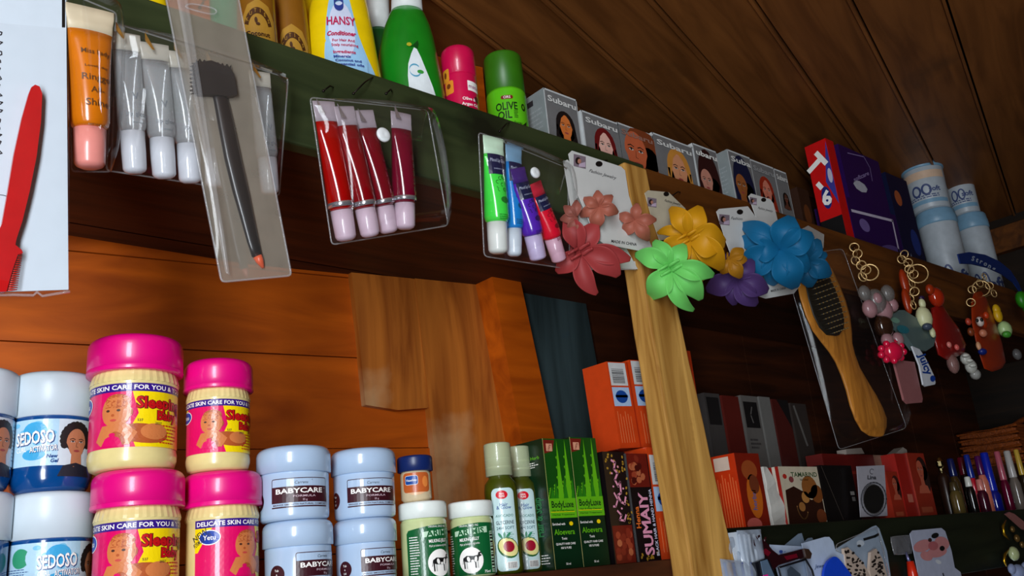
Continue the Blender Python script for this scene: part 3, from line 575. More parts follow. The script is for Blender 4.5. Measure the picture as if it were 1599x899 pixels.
def orange_front(yl):
    def f(d, w, h):
        d.rect(.05*w, (yl)*h, .8*w, (yl+.27)*h, M((206, 208, 206), .35), 1); d.barcode(.15*w, (yl+.03)*h, .68*w, (yl+.2)*h, M((60, 60, 60), .4), 2, 5, True); d.rect(.05*w, (yl-.24)*h, .8*w, (yl-.02)*h, M((170, 196, 226), .35), 1); d.ell(.42*w, (yl-.13)*h, .26*w, .075*h, M((24, 70, 150), .35), 2); d.rect(.15*w, (yl-.14)*h, .7*w, (yl-.11)*h, M((24, 70, 150), .35), 2)
        for k in range(6): d.rect((.12+.11*k)*w, .06*h, (.14+.11*k)*w, (yl-.3-.03*(k % 3))*h, M((226, 130, 80), .4), 1)
        d.rect(.88*w, 0, .93*w, h, ORD, 1)
    return f
zo = zpx(1000, 702, .872)
a0, a1 = xz(1010, 1052, 705, .845)
carton('henna_packet_box', 'orange carton standing between the black henna box and the post', 'box', 'orange barcode cartons', a0, a1, ZS, zo-.001, .845, .055, ORG, orange_front(.66))
a0, a1 = xz(953, 988, 640, .875)
carton('henna_packet_box', 'orange barcode carton atop the henna boxes, leftmost of the pair', 'box', 'orange barcode cartons', a0, a1, zo, zpx(960, 569, .875), .865, .05, ORG, orange_front(.72), lean=-.05)
a0, a1 = xz(990, 1028, 640, .875)
carton('henna_packet_box', 'orange barcode carton half hidden by the pale post, upper row', 'box', 'orange barcode cartons', a0, a1, zo, zpx(995, 566, .875), .866, .05, ORG, orange_front(.72), lean=-.05)
a0, a1 = xz(945, 1010, 720, .905)
carton('henna_packet_box', 'dark orange carton behind the black henna boxes, under the barcode pair', 'box', 'orange barcode cartons', a0, a1, ZS, zo-.0005, .893, .05, ORD)
# ------------------------------------------------------------------ things standing on the upper shelf
ZUS = ZUS+.0006
def oval_bottle(name, label, rows, Y, mat, ratio=.6, group=None, off=0, base=ZUS, n=44, cap=None, capmat=None, printer=None, printmap=None):
    """rows: (y, xl, xr) down the picture; the bottle is an oval solid turned towards the room"""
    x0, y0 = (rows[-1][1]+rows[-1][2])/2, rows[-1][0]; p0 = P(x0, y0, Y)
    t = thing(name, label, 'bottle', (p0.x, Y, base), group, face_rot(p0.x, Y, off)); ca, sa = math.cos(face_rot(p0.x, Y, off)), math.sin(face_rot(p0.x, Y, off))
    def prof(rw):
        out = []
        for y, xl, xr in rw:
            p = P((xl+xr)/2, y, Y); a = plen((xr-xl)/2, p); out.append((a, (p.x-p0.x)*ca, p.z-base))
        return out
    pr = prof(rows); pr.append((pr[-1][0], pr[-1][1], min(.004, pr[-1][2]-.001))); pr.append((pr[-1][0]*.94, pr[-1][1], 0)); pr.reverse()
    def rings(pr, rt):
        return [[V((c+a*math.cos(2*math.pi*k/n), -(a*rt)*math.sin(-2*math.pi*k/n), z)) for k in range(n)] for a, c, z in pr]
    q = MB(); q.loft(rings(pr, ratio), mat); jb = q.build('bottle_body', t)
    if cap:
        cr = prof(cap); cr.reverse(); q = MB(); q.loft(rings(cr, 1.0), capmat); q.build('cap', t)
    if printer:
        def fn(u, v, h):
            for i in range(len(pr)-1):
                if pr[i][2] <= v <= pr[i+1][2] or i == len(pr)-2:
                    f = (v-pr[i][2])/max(pr[i+1][2]-pr[i][2], 1e-6); a = pr[i][0]+(pr[i+1][0]-pr[i][0])*f; c = pr[i][1]+(pr[i+1][1]-pr[i][1])*f; break
            s_ = max(-.98, min(.98, u)); ang = math.asin(s_); return V((c+(a+h)*s_, -(a*ratio+h*1.2)*math.cos(ang), v))
        q = MB(); printer(Dec(q, fn, None, .0005), pr[-1][2]); q.build('paper_label', jb)
    return t
class DecU(Dec): pass
# u is -1..1 across the bottle front, v is metres up from the base
def zrel(x, y, Y): return P(x, y, Y).z-ZUS
AMB = gel((150, 98, 22), .72, .1, tint=(230, 160, 50))
def amber_print(d, H):
    d.L = .12; BRW = M((74, 42, 16), .4); TAN = M((176, 130, 44), .4)
    z = zrel(405, 60, .86); k = .001
    d.poly([(-.75, z-.04), (.8, z-.04), (.8, z+.012), (.55, z+.03), (0, z+.038), (-.5, z+.03), (-.75, z+.012)], TAN, 1)
    pts = [(.66*math.cos(math.radians(a)), z-.004+.03*math.sin(math.radians(a))) for a in range(15, 166, 10)]
    d.L = None
    for a, b in zip(pts[:-1], pts[1:]): d.poly([a, b, (b[0]*.74, (b[1]-z+.004)*.72+z-.004), (a[0]*.74, (a[1]-z+.004)*.72+z-.004)], BRW, 2)
    for i, c in enumerate('KUTIES'):
        a = math.radians(150-24*i); X, Z = .57*math.cos(a), z-.004+.0258*math.sin(a)
        vs, tr, x0, x1, y0, y1 = text_tris(c, .01, 0); d.tris([(X+(vx-(x0+x1)/2)*.2, Z+(vy-.35)*.0075) for vx, vy in vs], tr, TAN, 3)
    def tx(s_, X, Z, w, h, m):
        vs, tr, x0, x1, y0, y1 = text_tris(s_, .025, 0); d.tris([(X+(vx-(x0+x1)/2)/(x1-x0)*w, Z+(vy-.35)*h/.7) for vx, vy in vs], tr, m, 3)
    tx('Coconut', -.05, z-.010, 1.1, .006, BRW); tx('Oil', .2, z-.024, .5, .009, BRW); d.ell(-.1, z+.008, .07, .004, BRW, 3); d.ell(-.02, z+.003, .1, .002, BRW, 3)
    d.ell(-.45, z-.026, .35, .009, BRW, 2)
oval_bottle('oil_bottle', 'amber coconut oil bottle on the upper shelf, right beside the frosted sleeve', [(-60, 384, 410), (-35, 376, 420), (-12, 371, 428), (40, 371, 431), (95, 374, 436)], .855, AMB, .8, 'amber coconut oil bottles', 4, printer=amber_print, cap=[(-100, 386, 408), (-60, 384, 410)], capmat=M((230, 190, 30), .4))
oval_bottle('oil_bottle', 'amber coconut oil bottle next to the yellow conditioner bottle', [(-60, 434, 460), (-35, 426, 468), (-12, 422, 475), (40, 425, 481), (110, 430, 487)], .878, AMB, .8, 'amber coconut oil bottles', 4, printer=amber_print, cap=[(-100, 436, 458), (-60, 434, 460)], capmat=M((230, 190, 30), .4))
YB = M((236, 200, 6), .3, coat=.4); GB = M((14, 124, 24), .28, coat=.4)
def hansy(d, H):
    LB = M((150, 196, 228), .3, coat=.3); LW = M((206, 214, 236), .3, coat=.3); CR = M((190, 30, 80), .35); NB = M((40, 60, 140), .35)
    Z = lambda y: zrel(533, y, .84)
    d.L = .12
    d.poly([(-.33, Z(-18)), (.25, Z(-18)), (.36, Z(15)), (.45, Z(50)), (.62, Z(85)), (.86, Z(122)), (-.60, Z(122)), (-.56, Z(80)), (-.46, Z(30))], LB, 1)
    d.ell(-.02, Z(45), .38, (Z(0)-Z(90))*.5, LW, 2)
    d.L = None
    def tx(s_, X, y, w, hpx, m, bold=.02, sh=0):
        vs, tr, x0, x1, y0, y1 = text_tris(s_, bold, sh); h = plen(hpx, P(533, 50, .84)); d.tris([(X+(vx-(x0+x1)/2)/(x1-x0)*w, Z(y)+(vy-.35)*h/.7) for vx, vy in vs], tr, m, 4)
    tx('HANSY', -.02, 32, .82, 15, CR, .02); tx('Conditioner', -.03, 52, .80, 8, CR, .03, .3); tx('For Hair And', .0, 63, .6, 4.5, CR); tx('Scalp nourishing', .02, 70, .72, 4.5, CR)
    tx('Ingredients', -.02, 81, .6, 5, CR, .03); tx('Minerals', -.1, 88, .45, 4, NB, .03); tx('Coconut and', .05, 94, .7, 4, NB, .03); tx('essential oils', .08, 100, .75, 4, NB, .03)
    d.ring(-.06, Z(4), .14, .008, .008, NB, 4)
oval_bottle('conditioner_bottle', 'yellow conditioner bottle with a pale blue label on the upper shelf', [(-48, 508, 552), (-34, 500, 562), (-12, 490, 570), (15, 484, 576), (45, 482, 582), (80, 481, 588), (125, 486, 596)], .862, YB, .62, None, 4, cap=[(-100, 512, 548), (-48, 508, 552)], capmat=YB, printer=hansy)
oval_bottle('conditioner_bottle', 'yellow bottle half hidden behind the amber and the conditioner bottles', [(-50, 462, 486), (-20, 452, 490), (20, 450, 494), (100, 456, 500)], .94, YB, .7, None, 0, cap=[(-80, 464, 484), (-50, 462, 486)], capmat=LIDW)
oval_bottle('shampoo_bottle', 'yellow bottle at the upper left corner, left of the frosted sleeve', [(-60, 222, 246), (-25, 216, 254), (5, 214, 260), (40, 216, 264)], .86, YB, .7, None, 0, cap=[(-90, 224, 244), (-60, 222, 246)], capmat=LIDW)
oval_bottle('shampoo_bottle', 'teal green bottle mostly hidden behind the frosted sleeve', [(-60, 338, 362), (-25, 330, 368), (5, 328, 372), (40, 330, 374), (85, 334, 378)], .90, M((10, 130, 90), .3), .7, None, 0, cap=[(-90, 340, 360), (-60, 338, 362)], capmat=LIDW)
def leafprint(d, H):
    Z = lambda y: zrel(648, y, .842); d.L = .1
    d.poly([(.13, Z(76)), (.02, Z(86)), (-.10, Z(102)), (-.16, Z(120)), (-.16, Z(170)), (.78, Z(170)), (.66, Z(152)), (.48, Z(118)), (.32, Z(90)), (.22, Z(78))], M((226, 234, 236), .3, coat=.3), 1)
    d.L = None; tl_ = M((80, 160, 190), .3); gl = M((60, 150, 60), .3)
    d.ring(.08, Z(112), .17, .009, .0022, tl_, 2, 40, 330); d.ell(.24, Z(114), .1, .003, gl, 2, 0)
    d.poly([(.02, Z(76)), (.28, Z(64)), (.3, Z(70)), (.24, Z(78)), (.12, Z(74))], M((10, 70, 20), .3), 2); d.ell(-.02, Z(72), .08, .003, M((180, 170, 40), .3), 3)
oval_bottle('shampoo_bottle', 'bright green shampoo bottle with a white cap and white leaf label', [(18, 611, 660), (24, 608, 664), (42, 601, 672), (62, 596, 678), (85, 592, 683), (115, 591, 689), (150, 594, 695), (175, 597, 697)], .866, GB, .7, None, 6, cap=[(-45, 616, 652), (-40, 612, 655), (18, 611, 660)], capmat=M((232, 236, 232), .35), printer=leafprint)
oval_bottle('shampoo_bottle', 'dark green bottle with a white cap, behind the bright green one', [(46, 574, 606), (52, 572, 610), (70, 574, 614), (140, 580, 622)], .94, M((10, 84, 26), .35), .8, None, 0, cap=[(-4, 573, 604), (1, 570, 608), (46, 572, 608)], capmat=M((222, 226, 222), .4))
# cans
def can(name, label, l, r, ytop, ybody, ybase, Y, capm, bodym, off, printer, dome=.004, shrink=.96):
    x, R = cylpx(l, r, ybody, Y); c = (l+r)/2; z1 = zrel(c, ytop, Y-.015); zb = zrel(c, ybody, Y-.015)
    t = thing(name, label, 'can', (x, Y, ZUS), None, face_rot(x, Y, off)); q = MB()
    q.lathe([(R*.95, 0), (R, .003), (R, zb-.004), (R*.97, zb)], bodym, 44); jb = q.build('can_body', t)
    q = MB(); q.lathe(lid_prof(R*shrink, zb-.002, z1, dome), capm, 44); q.build('cap', t)
    q = MB(); printer(Dec(q, wrapf(R*1.003), R*.15), R, zb); q.build('paper_label', jb)
def pinkp(d, R, H):
    Z = lambda y: zrel(715, y, .833)
    d.rrect(-1.2*R, Z(122), -.62*R, Z(103), .002, M((226, 150, 40), .4), 1); d.rrect(-1.0*R, Z(142), -.38*R, Z(122), .003, M((230, 140, 40), .4), 1); d.ell(-.7*R, Z(130), .14*R, .004, M((120, 60, 20), .4), 2); d.ell(-.9*R, Z(112), .1*R, .005, M((120, 60, 20), .4), 2)
    d.rect(.45*R, Z(139), 1.3*R, Z(124), YW, 1); d.text('matu', .85*R, Z(132), .006, M((150, 40, 110), .4), 2)
    d.text('Olive &', .5*R, Z(152), .0045, YW, 2, .02); d.text('Argan Oil', .55*R, Z(160), .0045, YW, 2, .02); d.ell(1.05*R, Z(150), .2*R, .005, M((90, 20, 40), .4), 1)
PK2 = M((206, 10, 72), .35, coat=.3)
can('spray_can', 'deep pink spray can on the upper shelf between green bottle and green can', 690, 743, 69, 112, 180, .851, PK2, PK2, 0, pinkp, .010, 1.0)
def olivep(d, R, H):
    H = H*1.0; zz = [zrel(789, y, .835) for y in (152, 165, 178)]
    dk = M((16, 44, 12), .4); d.rrect(-.30*R, zz[0]-.003, .30*R, zz[0]+.003, .0025, M((120, 20, 16), .4), 1); d.text('ORS', 0, zz[0], .004, YW, 2)
    d.text('OLIVE', -.06*R, zz[1], .012, dk, 2, .02, width=1.1*R); d.text('OIL', -.18*R, zz[2], .012, dk, 2, .02, width=.7*R); d.lines(.28*R, zz[2]-.006, .5*R, zz[2]+.007, 5, dk, 2, 3, .5)
    d.text('Sheen Spray', .2*R, zz[2]-.013, .004, dk, 2); d.ell(.86*R, zz[1], .14*R, .006, dk, 1); d.ell(.84*R, zz[1], .05*R, .003, LG, 2); d.poly([(.45*R, zz[2]-.022), (1.0*R, zz[2]-.008), (.9*R, zz[2]-.02)], dk, 2)
can('spray_can', 'green olive oil spray can with a dark green cap on the upper shelf', 758, 820, 82, 139, 205, .855, M((48, 108, 12), .4), M((92, 190, 24), .35, coat=.3), 2, olivep, .006, .97)
# hair colour cartons with printed portraits
GRY = M((112, 112, 112), .4, coat=.2); GRW = M((198, 202, 202), .4, coat=.2)
def dye(label, l, r, yt, Y, skin, hair, style, txt='Subaru', side=None, sc=1.0, cx=.55, cy=.70, top=None, dep=.05, txm=None, hair_bg=None, full=None):
    x0, x1 = xz(l, r, yt+30, Y); z1 = P(l, yt, Y).z
    def fr(d, w, h):
        d.L = None; vt = h*1.0
        d.rect(0, 0, w, h, GRY, 1); d.rect(0, .985*h, w, h, GRW, 2); d.rect(0, 0, .02*w, h, GRW, 2); d.rect(.98*w, 0, w, h, GRW, 2)
        if full: d.ell(w*.5, .62*h, .46*w, .36*h, M(full, .5), 1.5)
        portrait(d, cx*w, cy*h, .62*w*sc, skin, hair, style, 3, top=top)
        d.text(txt, .5*w, .915*h, .052*h, txm or M((214, 214, 210), .4), 9, .025, width=.86*w)
        d.lines(.1*w, .05*h, .8*w, .16*h, 4, GRW, 9, 2, .3)
    def lf(d, w, h): d.rect(.05*w, .9*h, .5*w, .95*h, INK, 1); d.lines(.08*w, .3*h, .9*w, .86*h, 14, M((150, 156, 158), .4), 1, 3, .35)
    return carton('hair_dye_box', label, 'box', 'grey hair colour boxes with portraits', x0, x1, ZUS, z1, Y, dep, GRW, fr, lf, side)
SD = M((132, 140, 140), .4)
dye('first hair colour box after the green can, portrait with long black hair', 852, 901, 138, .832, (206, 112, 50), (20, 14, 14), 'long', side=SD)
dye('hair colour box with a straight red haired portrait in a white top', 911, 966, 173, .832, (226, 176, 160), (104, 14, 16), 'long', top=(220, 220, 216))
dye('hair colour box with a large close portrait turned sideways', 967.5, 1021, 192, .832, (190, 92, 56), (120, 56, 26), 'side', sc=1.5, cx=.42, cy=.74, txm=M((150, 110, 96), .4))
dye('hair colour box with a blonde portrait', 1022.5, 1082, 208, .832, (206, 140, 100), (196, 132, 52), 'long', sc=1.0, cx=.55, cy=.68)
dye('hair colour box with a dark maroon haired portrait, name cut at the left', 1086, 1121, 225, .835, (190, 130, 110), (44, 12, 12), 'side', 'ubaru', sc=1.2, cx=.36, cy=.64, full=(44, 12, 12), txm=M((236, 236, 230), .4))
dye('hair colour box with a navy blue haired portrait, grey side showing', 1141, 1174, 235, .83, (150, 86, 40), (12, 20, 52), 'side', 'Suba', sc=1.2, cx=.36, cy=.66, full=(12, 20, 52), side=SD)
dye('hair colour box with a bright red curly haired portrait', 1176, 1211, 250, .832, (206, 120, 96), (150, 40, 16), 'long', sc=1.0, cx=.5, cy=.71, txm=M((150, 150, 150), .4))
dye('last hair colour box of the row, a dark one with a white edge', 1214, 1232, 265, .832, (90, 50, 36), (20, 14, 12), 'long', sc=.8)
# cartons and tubs at the dim far end
RED = M((206, 18, 20), .35, coat=.2); BLK2 = M((10, 8, 10), .5); PUR = M((40, 12, 78), .35, coat=.2)
a0, a1 = xz(1246, 1262, 300, .85)
carton('small_box', 'small dark brown box past the last hair colour box', 'box', None, a0, a1, ZUS, P(1246, 292, .85).z, .85, .06, M((50, 26, 14), .5), lambda d, w, h: d.ell(.5*w, .7*h, .3*w, .12*h, M((96, 50, 20), .5), 1))
def tleft(d, w, h):
    d.rect(0, .48*h, w, h, RED, 1); d.rect(0, 0, w, .48*h, BLK2, 1)
    d.text('T', .34*w, .86*h, .12*h, YW, 3, .05, rot=-62); d.text('-', .42*w, .72*h, .1*h, YW, 3, .06, rot=-62); d.ell(.5*w, .62*h, .22*w, .075*h, M((26, 40, 120), .4), 2); d.text('6', .5*w, .62*h, .09*h, YW, 3, .04)
    d.poly([(.62*w, .72*h), (.98*w, .55*h), (.98*w, .98*h), (.86*w, .9*h)], M((60, 60, 150), .4), 2); d.ell(.86*w, .75*h, .1*w, .05*h, M((196, 190, 210), .4), 3)
a0, a1 = xz(1303, 1314, 280, .852)
carton('soap_box', 'red carton with a black lower half leaning up to the ceiling boards', 'box', None, a0, a1, ZUS, P(1303, 222, .852).z, .852, .052, RED, None, tleft)
def pur_a(d, w, h):
    lt = M((150, 130, 180), .4); d.ell(.34*w, .34*h, .17*w, .10*h, M((190, 190, 200), .4), 1, n=8); d.text('softcare', .42*w, .55*h, .07*h, lt, 1, .02, .2, rot=24, width=.5*w); d.stroke([(.2*w, .9*h), (.62*w, .97*h), (.72*w, .8*h), (.7*w, .55*h)], .012*w, lt, 1)
def pur_b(d, w, h):
    lt = M((206, 196, 216), .4); d.stroke([(.05*w, .86*h), (.9*w, .92*h), (.86*w, .1*h)], .03*w, lt, 1); d.text('pads', .62*w, .2*h, .12*h, lt, 1, .02, .2, width=.5*w); d.ell(.25*w, .74*h, .1*w, .07*h, M((120, 100, 160), .4), 1); d.ell(.66*w, .5*h, .28*w, .1*h, M((90, 70, 130), .4), 1, 12)
zm = P(1345, 318, .86).z
a0, a1 = xz(1330, 1400, 345, .856)
carton('pad_packet', 'lower purple packet with white frame lines next to the red carton', 'packet', 'purple packets', a0, a1, ZUS, zm, .856, .08, PUR, pur_b)
a0, a1 = xz(1321, 1378, 275, .860)
carton('pad_packet', 'upper purple packet stacked against the tall red carton', 'packet', 'purple packets', a0, a1, zm, P(1330, 233, .86).z, .862, .08, PUR, pur_a)
NVB = M((12, 18, 52), .4)
a0, a1 = xz(1402, 1432, 340, .858)
carton('dark_packet', 'dark navy box between the purple packets and the white tubs', 'box', None, a0, a1, ZUS, P(1402, 275, .858).z, .862, .07, NVB, lambda d, w, h: (d.ell(.35*w, .82*h, .16*w, .06*h, M((176, 90, 50), .5), 1), d.ell(.7*w, .5*h, .2*w, .1*h, M((30, 50, 120), .5), 1), d.poly([(.2*w, .3*h), (.4*w, .25*h), (.3*w, .4*h)], M((150, 160, 180), .5), 1)))
TW = M((176, 184, 190), .4); TB = M((120, 160, 186), .4)
def tub(label, l, r, y, Y, zt, zb, hue):
    x, R = cylpx(l, r, y, Y); H = zt-zb; t = thing('wipes_tub', label, 'tub', (x, Y, zb), 'white and blue stacked tubs', face_rot(x, Y, -10)); q = MB()
    q.lathe([(R*.86, 0), (R*.9, .003), (R*.98, H*.86), (R*.96, H*.88)], TW, 40); jb = q.build('tub_body', t)
    q = MB(); q.lathe([(R*.98, H*.87), (R*1.03, H*.88), (R*1.03, H*.93), (R, H*.95), (R*.98, H*.985), (R*.9, H), (R*.02, H)], TB, 40); q.build('lid', t)
    q = MB(); d = Dec(q, lambda u, v, h: wrapf(R*(.905+.075*v/(.86*H)))(u, v, h), R*.15, .0004)
    if hue: d.rect(-1.3*R, .62*H, 1.3*R, .78*H, M((216, 184, 156), .4), 1)
    for a in (-.35, .15): d.ring(a*R, .38*H, .2*R, .1*H, .1*R, M((60, 74, 120), .4), 2)
    d.text('soft', .55*R, .38*H, .1*H, M((60, 74, 120), .4), 2, .03); d.rect(-1.2*R, .1*H, 1.2*R, .18*H, TB, 1); d.lines(-.8*R, .2*H, .8*R, .28*H, 2, M((60, 74, 120), .4), 2, 4)
    q.build('paper_label', jb)
zt1 = P(1440, 262, .89).z; zm1 = P(1470, 335, .885).z; zt2 = P(1492, 270, .90).z; zm2 = P(1510, 338, .895).z
tub('white tub at the bottom of the left far stack on the upper shelf', 1440, 1498, 372, .89, zm1, ZUS, False)
tub('white tub with a peach band on top of the left far stack', 1418, 1478, 300, .89, zt1, zm1, True)
tub('white tub at the bottom of the right far stack on the upper shelf', 1500, 1546, 372, .89, zm2, ZUS, False)
tub('white tub with a peach band on top of the right far stack', 1480, 1522, 300, .89, zt2, zm2, True)
# ------------------------------------------------------------------ things hanging from the upper shelf
FILM = gel((226, 226, 228), .004, .07); FILM2 = gel((206, 200, 190), .03, .10); FROST = gel((160, 150, 134), .5, .3); SEAM = gel((220, 220, 222), .16, .06)
def DecPx(mb, Y, tilt=None): return Dec(mb, lambda u, v, h: P(u, -v, Y)+V((0, -h, 0)), None, .0003)
def slab(q, px, Y, t, m, side=None): q.prism([P(x, y, Y) for x, y in px], (0, t, 0), m, side)
def smooth(pts, n=3):
    out = []; N_ = len(pts)
    for i in range(N_):
        p0, p1, p2, p3 = pts[i-1], pts[i], pts[(i+1) % N_], pts[(i+2) % N_]
        for k in range(n):
            t = k/n; f = lambda a, b, c, d: .5*(2*b+(c-a)*t+(2*a-5*b+4*c-d)*t*t+(3*b-a-3*c+d)*t**3); out.append((f(p0[0], p1[0], p2[0], p3[0]), f(p0[1], p1[1], p2[1], p3[1])))
    return out
def rounded(pts, r):
    out = []
    for i, p in enumerate(pts):
        a, b = pts[i-1], pts[(i+1) % len(pts)]; la, lb = math.dist(p, a), math.dist(p, b); A = (p[0]+(a[0]-p[0])*r/la, p[1]+(a[1]-p[1])*r/la); B = (p[0]+(b[0]-p[0])*r/lb, p[1]+(b[1]-p[1])*r/lb)
        out += [((1-t)**2*A[0]+2*t*(1-t)*p[0]+t*t*B[0], (1-t)**2*A[1]+2*t*(1-t)*p[1]+t*t*B[1]) for t in (0, .25, .5, .75, 1)]
    return out
def film(q, TL, TR, BR, BL, Y, bulge, m, n=14, seed=0, wr=.0006, tl=(0, 0)):
    R = random.Random(seed); a, b, c, d = P(*TL, Y-tl[0]), P(*TR, Y-tl[0]), P(*BR, Y+tl[1]), P(*BL, Y+tl[1]); vs = []; fs = []
    ph = [R.uniform(0, 6) for _ in range(6)]
    for j in range(n+1):
        for i in range(n+1):
            u, v = i/n, j/n; p = (a*(1-u)+b*u)*(1-v)+(d*(1-u)+c*u)*v
            w = max(0, 16*u*(1-u)*v*(1-v))**.24; w2 = w*(math.sin(9*u+5*v+ph[0])+math.sin(17*u-7*v+ph[1])*.6+math.sin(13*v+4*u+ph[2])*.7)
            vs.append(p+V((0, -bulge*w+wr*w2, 0)))
    for j in range(n):
        for i in range(n): k = j*(n+1)+i; fs.append((k, k+1, k+n+2, k+n+1))
    q.add(vs, fs, m, True)
def pouch(name, label, TL, TR, BR, BL, Y, bulge, group=None, flap=.3, button=None, m=FILM, seed=1, cat='pouch', seam=.0009, tl=None):
    tl = tl if tl is not None else ((TILT, TILT) if cat == 'pouch' else (0, 0)); Z = lambda k: Y-tl[0] if k[1] < (TL[1]+TR[1]+BL[1]+BR[1])/4 else Y+tl[1]
    c = P((TL[0]+BR[0])/2, (TL[1]+BR[1])/2, Y); t = thing(name, label, cat, c, group)
    q = MB(); film(q, TL, TR, BR, BL, Y, bulge, m, seed=seed, tl=tl); q.build('front_film', t, c)
    q = MB(); film(q, TL, TR, BR, BL, Y+.0008, -.002, FROST if m is FILM2 else m, seed=seed+5, tl=tl); q.build('back_film', t, c)
    q = MB(); q.tube([P(*k, Z(k)) for k in rounded([TL, TR, BR, BL], 7)], seam, SEAM, 6, True); q.build('seam', t, c)
    if flap:
        l = lambda a, b, f: (a[0]+(b[0]-a[0])*f, a[1]+(b[1]-a[1])*f); FL, FR = l(TL, BL, flap), l(TR, BR, flap); A = l(FL, FR, .1); B = l(FL, FR, .9)
        q = MB(); film(q, TL, TR, B, A, Y-tl[0]-bulge*.8, bulge*.3, m, seed=seed+9); q.build('flap', t, c)
    if button:
        p = P(button[0], button[1], Y-bulge-.002); r = plen(button[2], p); q = MB(); T = Matrix.Translation(p) @ Matrix.Rotation(math.radians(90), 4, 'X')
        q.lathe([(r*.8, -.002), (r, 0), (r, .002), (r*.85, .0032), (r*.3, .0036), (r*.01, .003)], M((226, 230, 230), .35), 24, T); q.build('snap_button', t, c)
    return t
TILT = .012
def squeeze_tube(label, bot, top, Y, wb, wt, cap, bodym, capm, crimpm, group, crimp=.09, ring=None, printer=None, capw=.86, name='lip_gloss_tube', shoulder=True, cat='lip gloss'):
    """bot / top: pixel ends of the axis; wb / wt: pixel width of body and of the flat crimped end; cap: share of length"""
    A, B = P(*bot, Y+TILT), P(*top, Y-TILT); L = (B-A).length; z = (B-A).normalized(); y = V((0, 1, 0)); x = y.cross(z).normalized(); y = z.cross(x).normalized()
    Mx = Matrix(((x.x, y.x, z.x, A.x), (x.y, y.y, z.y, A.y), (x.z, y.z, z.z, A.z), (0, 0, 0, 1)))
    t = thing(name, label, cat, group=group, mat=Mx); a = plen(wb/2, A); at = plen(wt/2, B); n = 28
    def ring_(s, hw, hd): return [V((hw*math.cos(2*math.pi*k/n), hd*math.sin(2*math.pi*k/n), s*L)) for k in range(n)]
    q = MB(); rs = [ring_(0, a*capw*.5, a*capw*.5), ring_(.012, a*capw*.8, a*capw*.8), ring_(.03, a*capw*.93, a*capw*.93), ring_(cap*.5, a*capw*.97, a*capw*.97), ring_(cap, a*capw, a*capw), ring_(cap+.002, a*capw*.8, a*capw*.8)]
    q.loft(rs, capm); q.build('cap', t)
    def half(s):
        f = max(0, (s-cap)/(1-cap)); hw = a+(at-a)*f**2; hd = a*(1-f**1.6)+.0012; return hw, hd
    q = MB(); ss = [cap+.004, cap+.02, cap+.05]+[cap+.05+(1-crimp-cap-.05)*k/8 for k in range(1, 9)]
    rs = []
    for i, s in enumerate(ss):
        hw, hd = half(s); k = .8 if i == 0 else (.93 if i == 1 else 1); rs.append(ring_(s, hw*k, hd*k))
    q.loft(rs, bodym); jb = q.build('tube_body', t)
    q = MB(); rs = [ring_(1-crimp+.001, *half(1-crimp)), ring_(1-crimp*.6, half(1-crimp*.6)[0], half(1-crimp*.6)[1]*.6), ring_(1-crimp*.3, at, .0012), ring_(1, at, .0010)]; q.loft(rs, crimpm); q.build('crimped_end', t)
    if ring:
        q = MB(); hw, hd = half(ring[0]); rs = [ring_(ring[0], hw*1.01, hd*1.01), ring_(ring[0]+.001, hw*1.03, hd*1.03), ring_(ring[0]+ring[1], half(ring[0]+ring[1])[0]*1.03, half(ring[0]+ring[1])[1]*1.03), ring_(ring[0]+ring[1]+.001, hw*1.01, hd*1.01)]; q.loft(rs, ring[2], False, False); q.build('foil_band', t)
    if printer:
        q = MB()
        def fn(u, v, h):
            hw, hd = half(v/L); s_ = max(-.97, min(.97, u/hw)); return V((hw*s_*1.004, -(hd*math.sqrt(1-s_*s_)+h+.0002), v))
        printer(Dec(q, fn, a*.3), a, L); q.build('printing', jb)
    return t
# white card with the red tinting comb
Yk = .748
t = thing('display_card', 'white backing card of the red comb in its clear sleeve at the left edge', 'card', P(30, 200, Yk)); c = P(30, 200, Yk)
q = MB(); slab(q, [(-75, -30), (103, -30), (107, 452), (-75, 458)], Yk, .0012, M((205, 216, 226), .4, var=.02))
d = DecPx(q, Yk); d.rect(96.5, 60, 101.5, -43, BLACK, 1)
R = random.Random(5); y = 48
while y < 238:
    w = R.uniform(5, 11); d.stroke([(-6, -y), (R.uniform(-1, 4), -(y+w*.3)), (R.uniform(-2, 3), -(y+w*.7)), (-6, -(y+w))], 1.8, INK, 1); y += w+R.uniform(3, 7)
d.ring(-4, -330, 34, 26, 1.0, INK, 1, -60, 100)
q.build('backing_card', t, c)
q = MB(); film(q, (-75, 30), (107, 45), (109, 457), (-75, 461), Yk-.004, .008, gel((215, 224, 232), .008, .10), 18, 3, .0010); q.build('clear_sleeve', t, c)
q = MB(); q.tube([P(*k, Yk-.003) for k in ((-75, 463), (20, 460), (52, 461), (58, 456), (66, 462), (84, 459), (109, 455))], .0011, SEAM, 6); q.build('seam', t, c)
REDC = M((186, 16, 20), .3, coat=.3)
cb = P(20, 300, Yk-.006); t = thing('tint_comb', 'red plastic tail comb on the white card at the left edge', 'comb', cb)
hd = [(55, 132), (62, 135), (66, 146), (64, 190), (57, 245), (46, 300), (35, 345), (26, 372), (24, 382), (34, 390), (36, 395), (28, 397), (20, 420), (10, 455), (-25, 457), (-26, 400), (-8, 372), (3, 350), (12, 300), (22, 240), (34, 185), (45, 146), (49, 136)]
q = MB(); q.prism([P(x, y, Yk-.0085) for x, y in hd], (0, .004, 0), REDC); q.build('handle', t, cb, .0008)
q = MB(); REDT2 = M((210, 34, 14), .35)
for k in range(17):
    y = 398+k*3.4; xr = 35-(y-398)*.15; xl = 22-(y-398)*.22
    q.tube([P(xl, y+1, Yk-.0065), P(xr, y-.6, Yk-.0065)], [.00062, .0004], REDT2, 5)
q.build('teeth', t, cb)
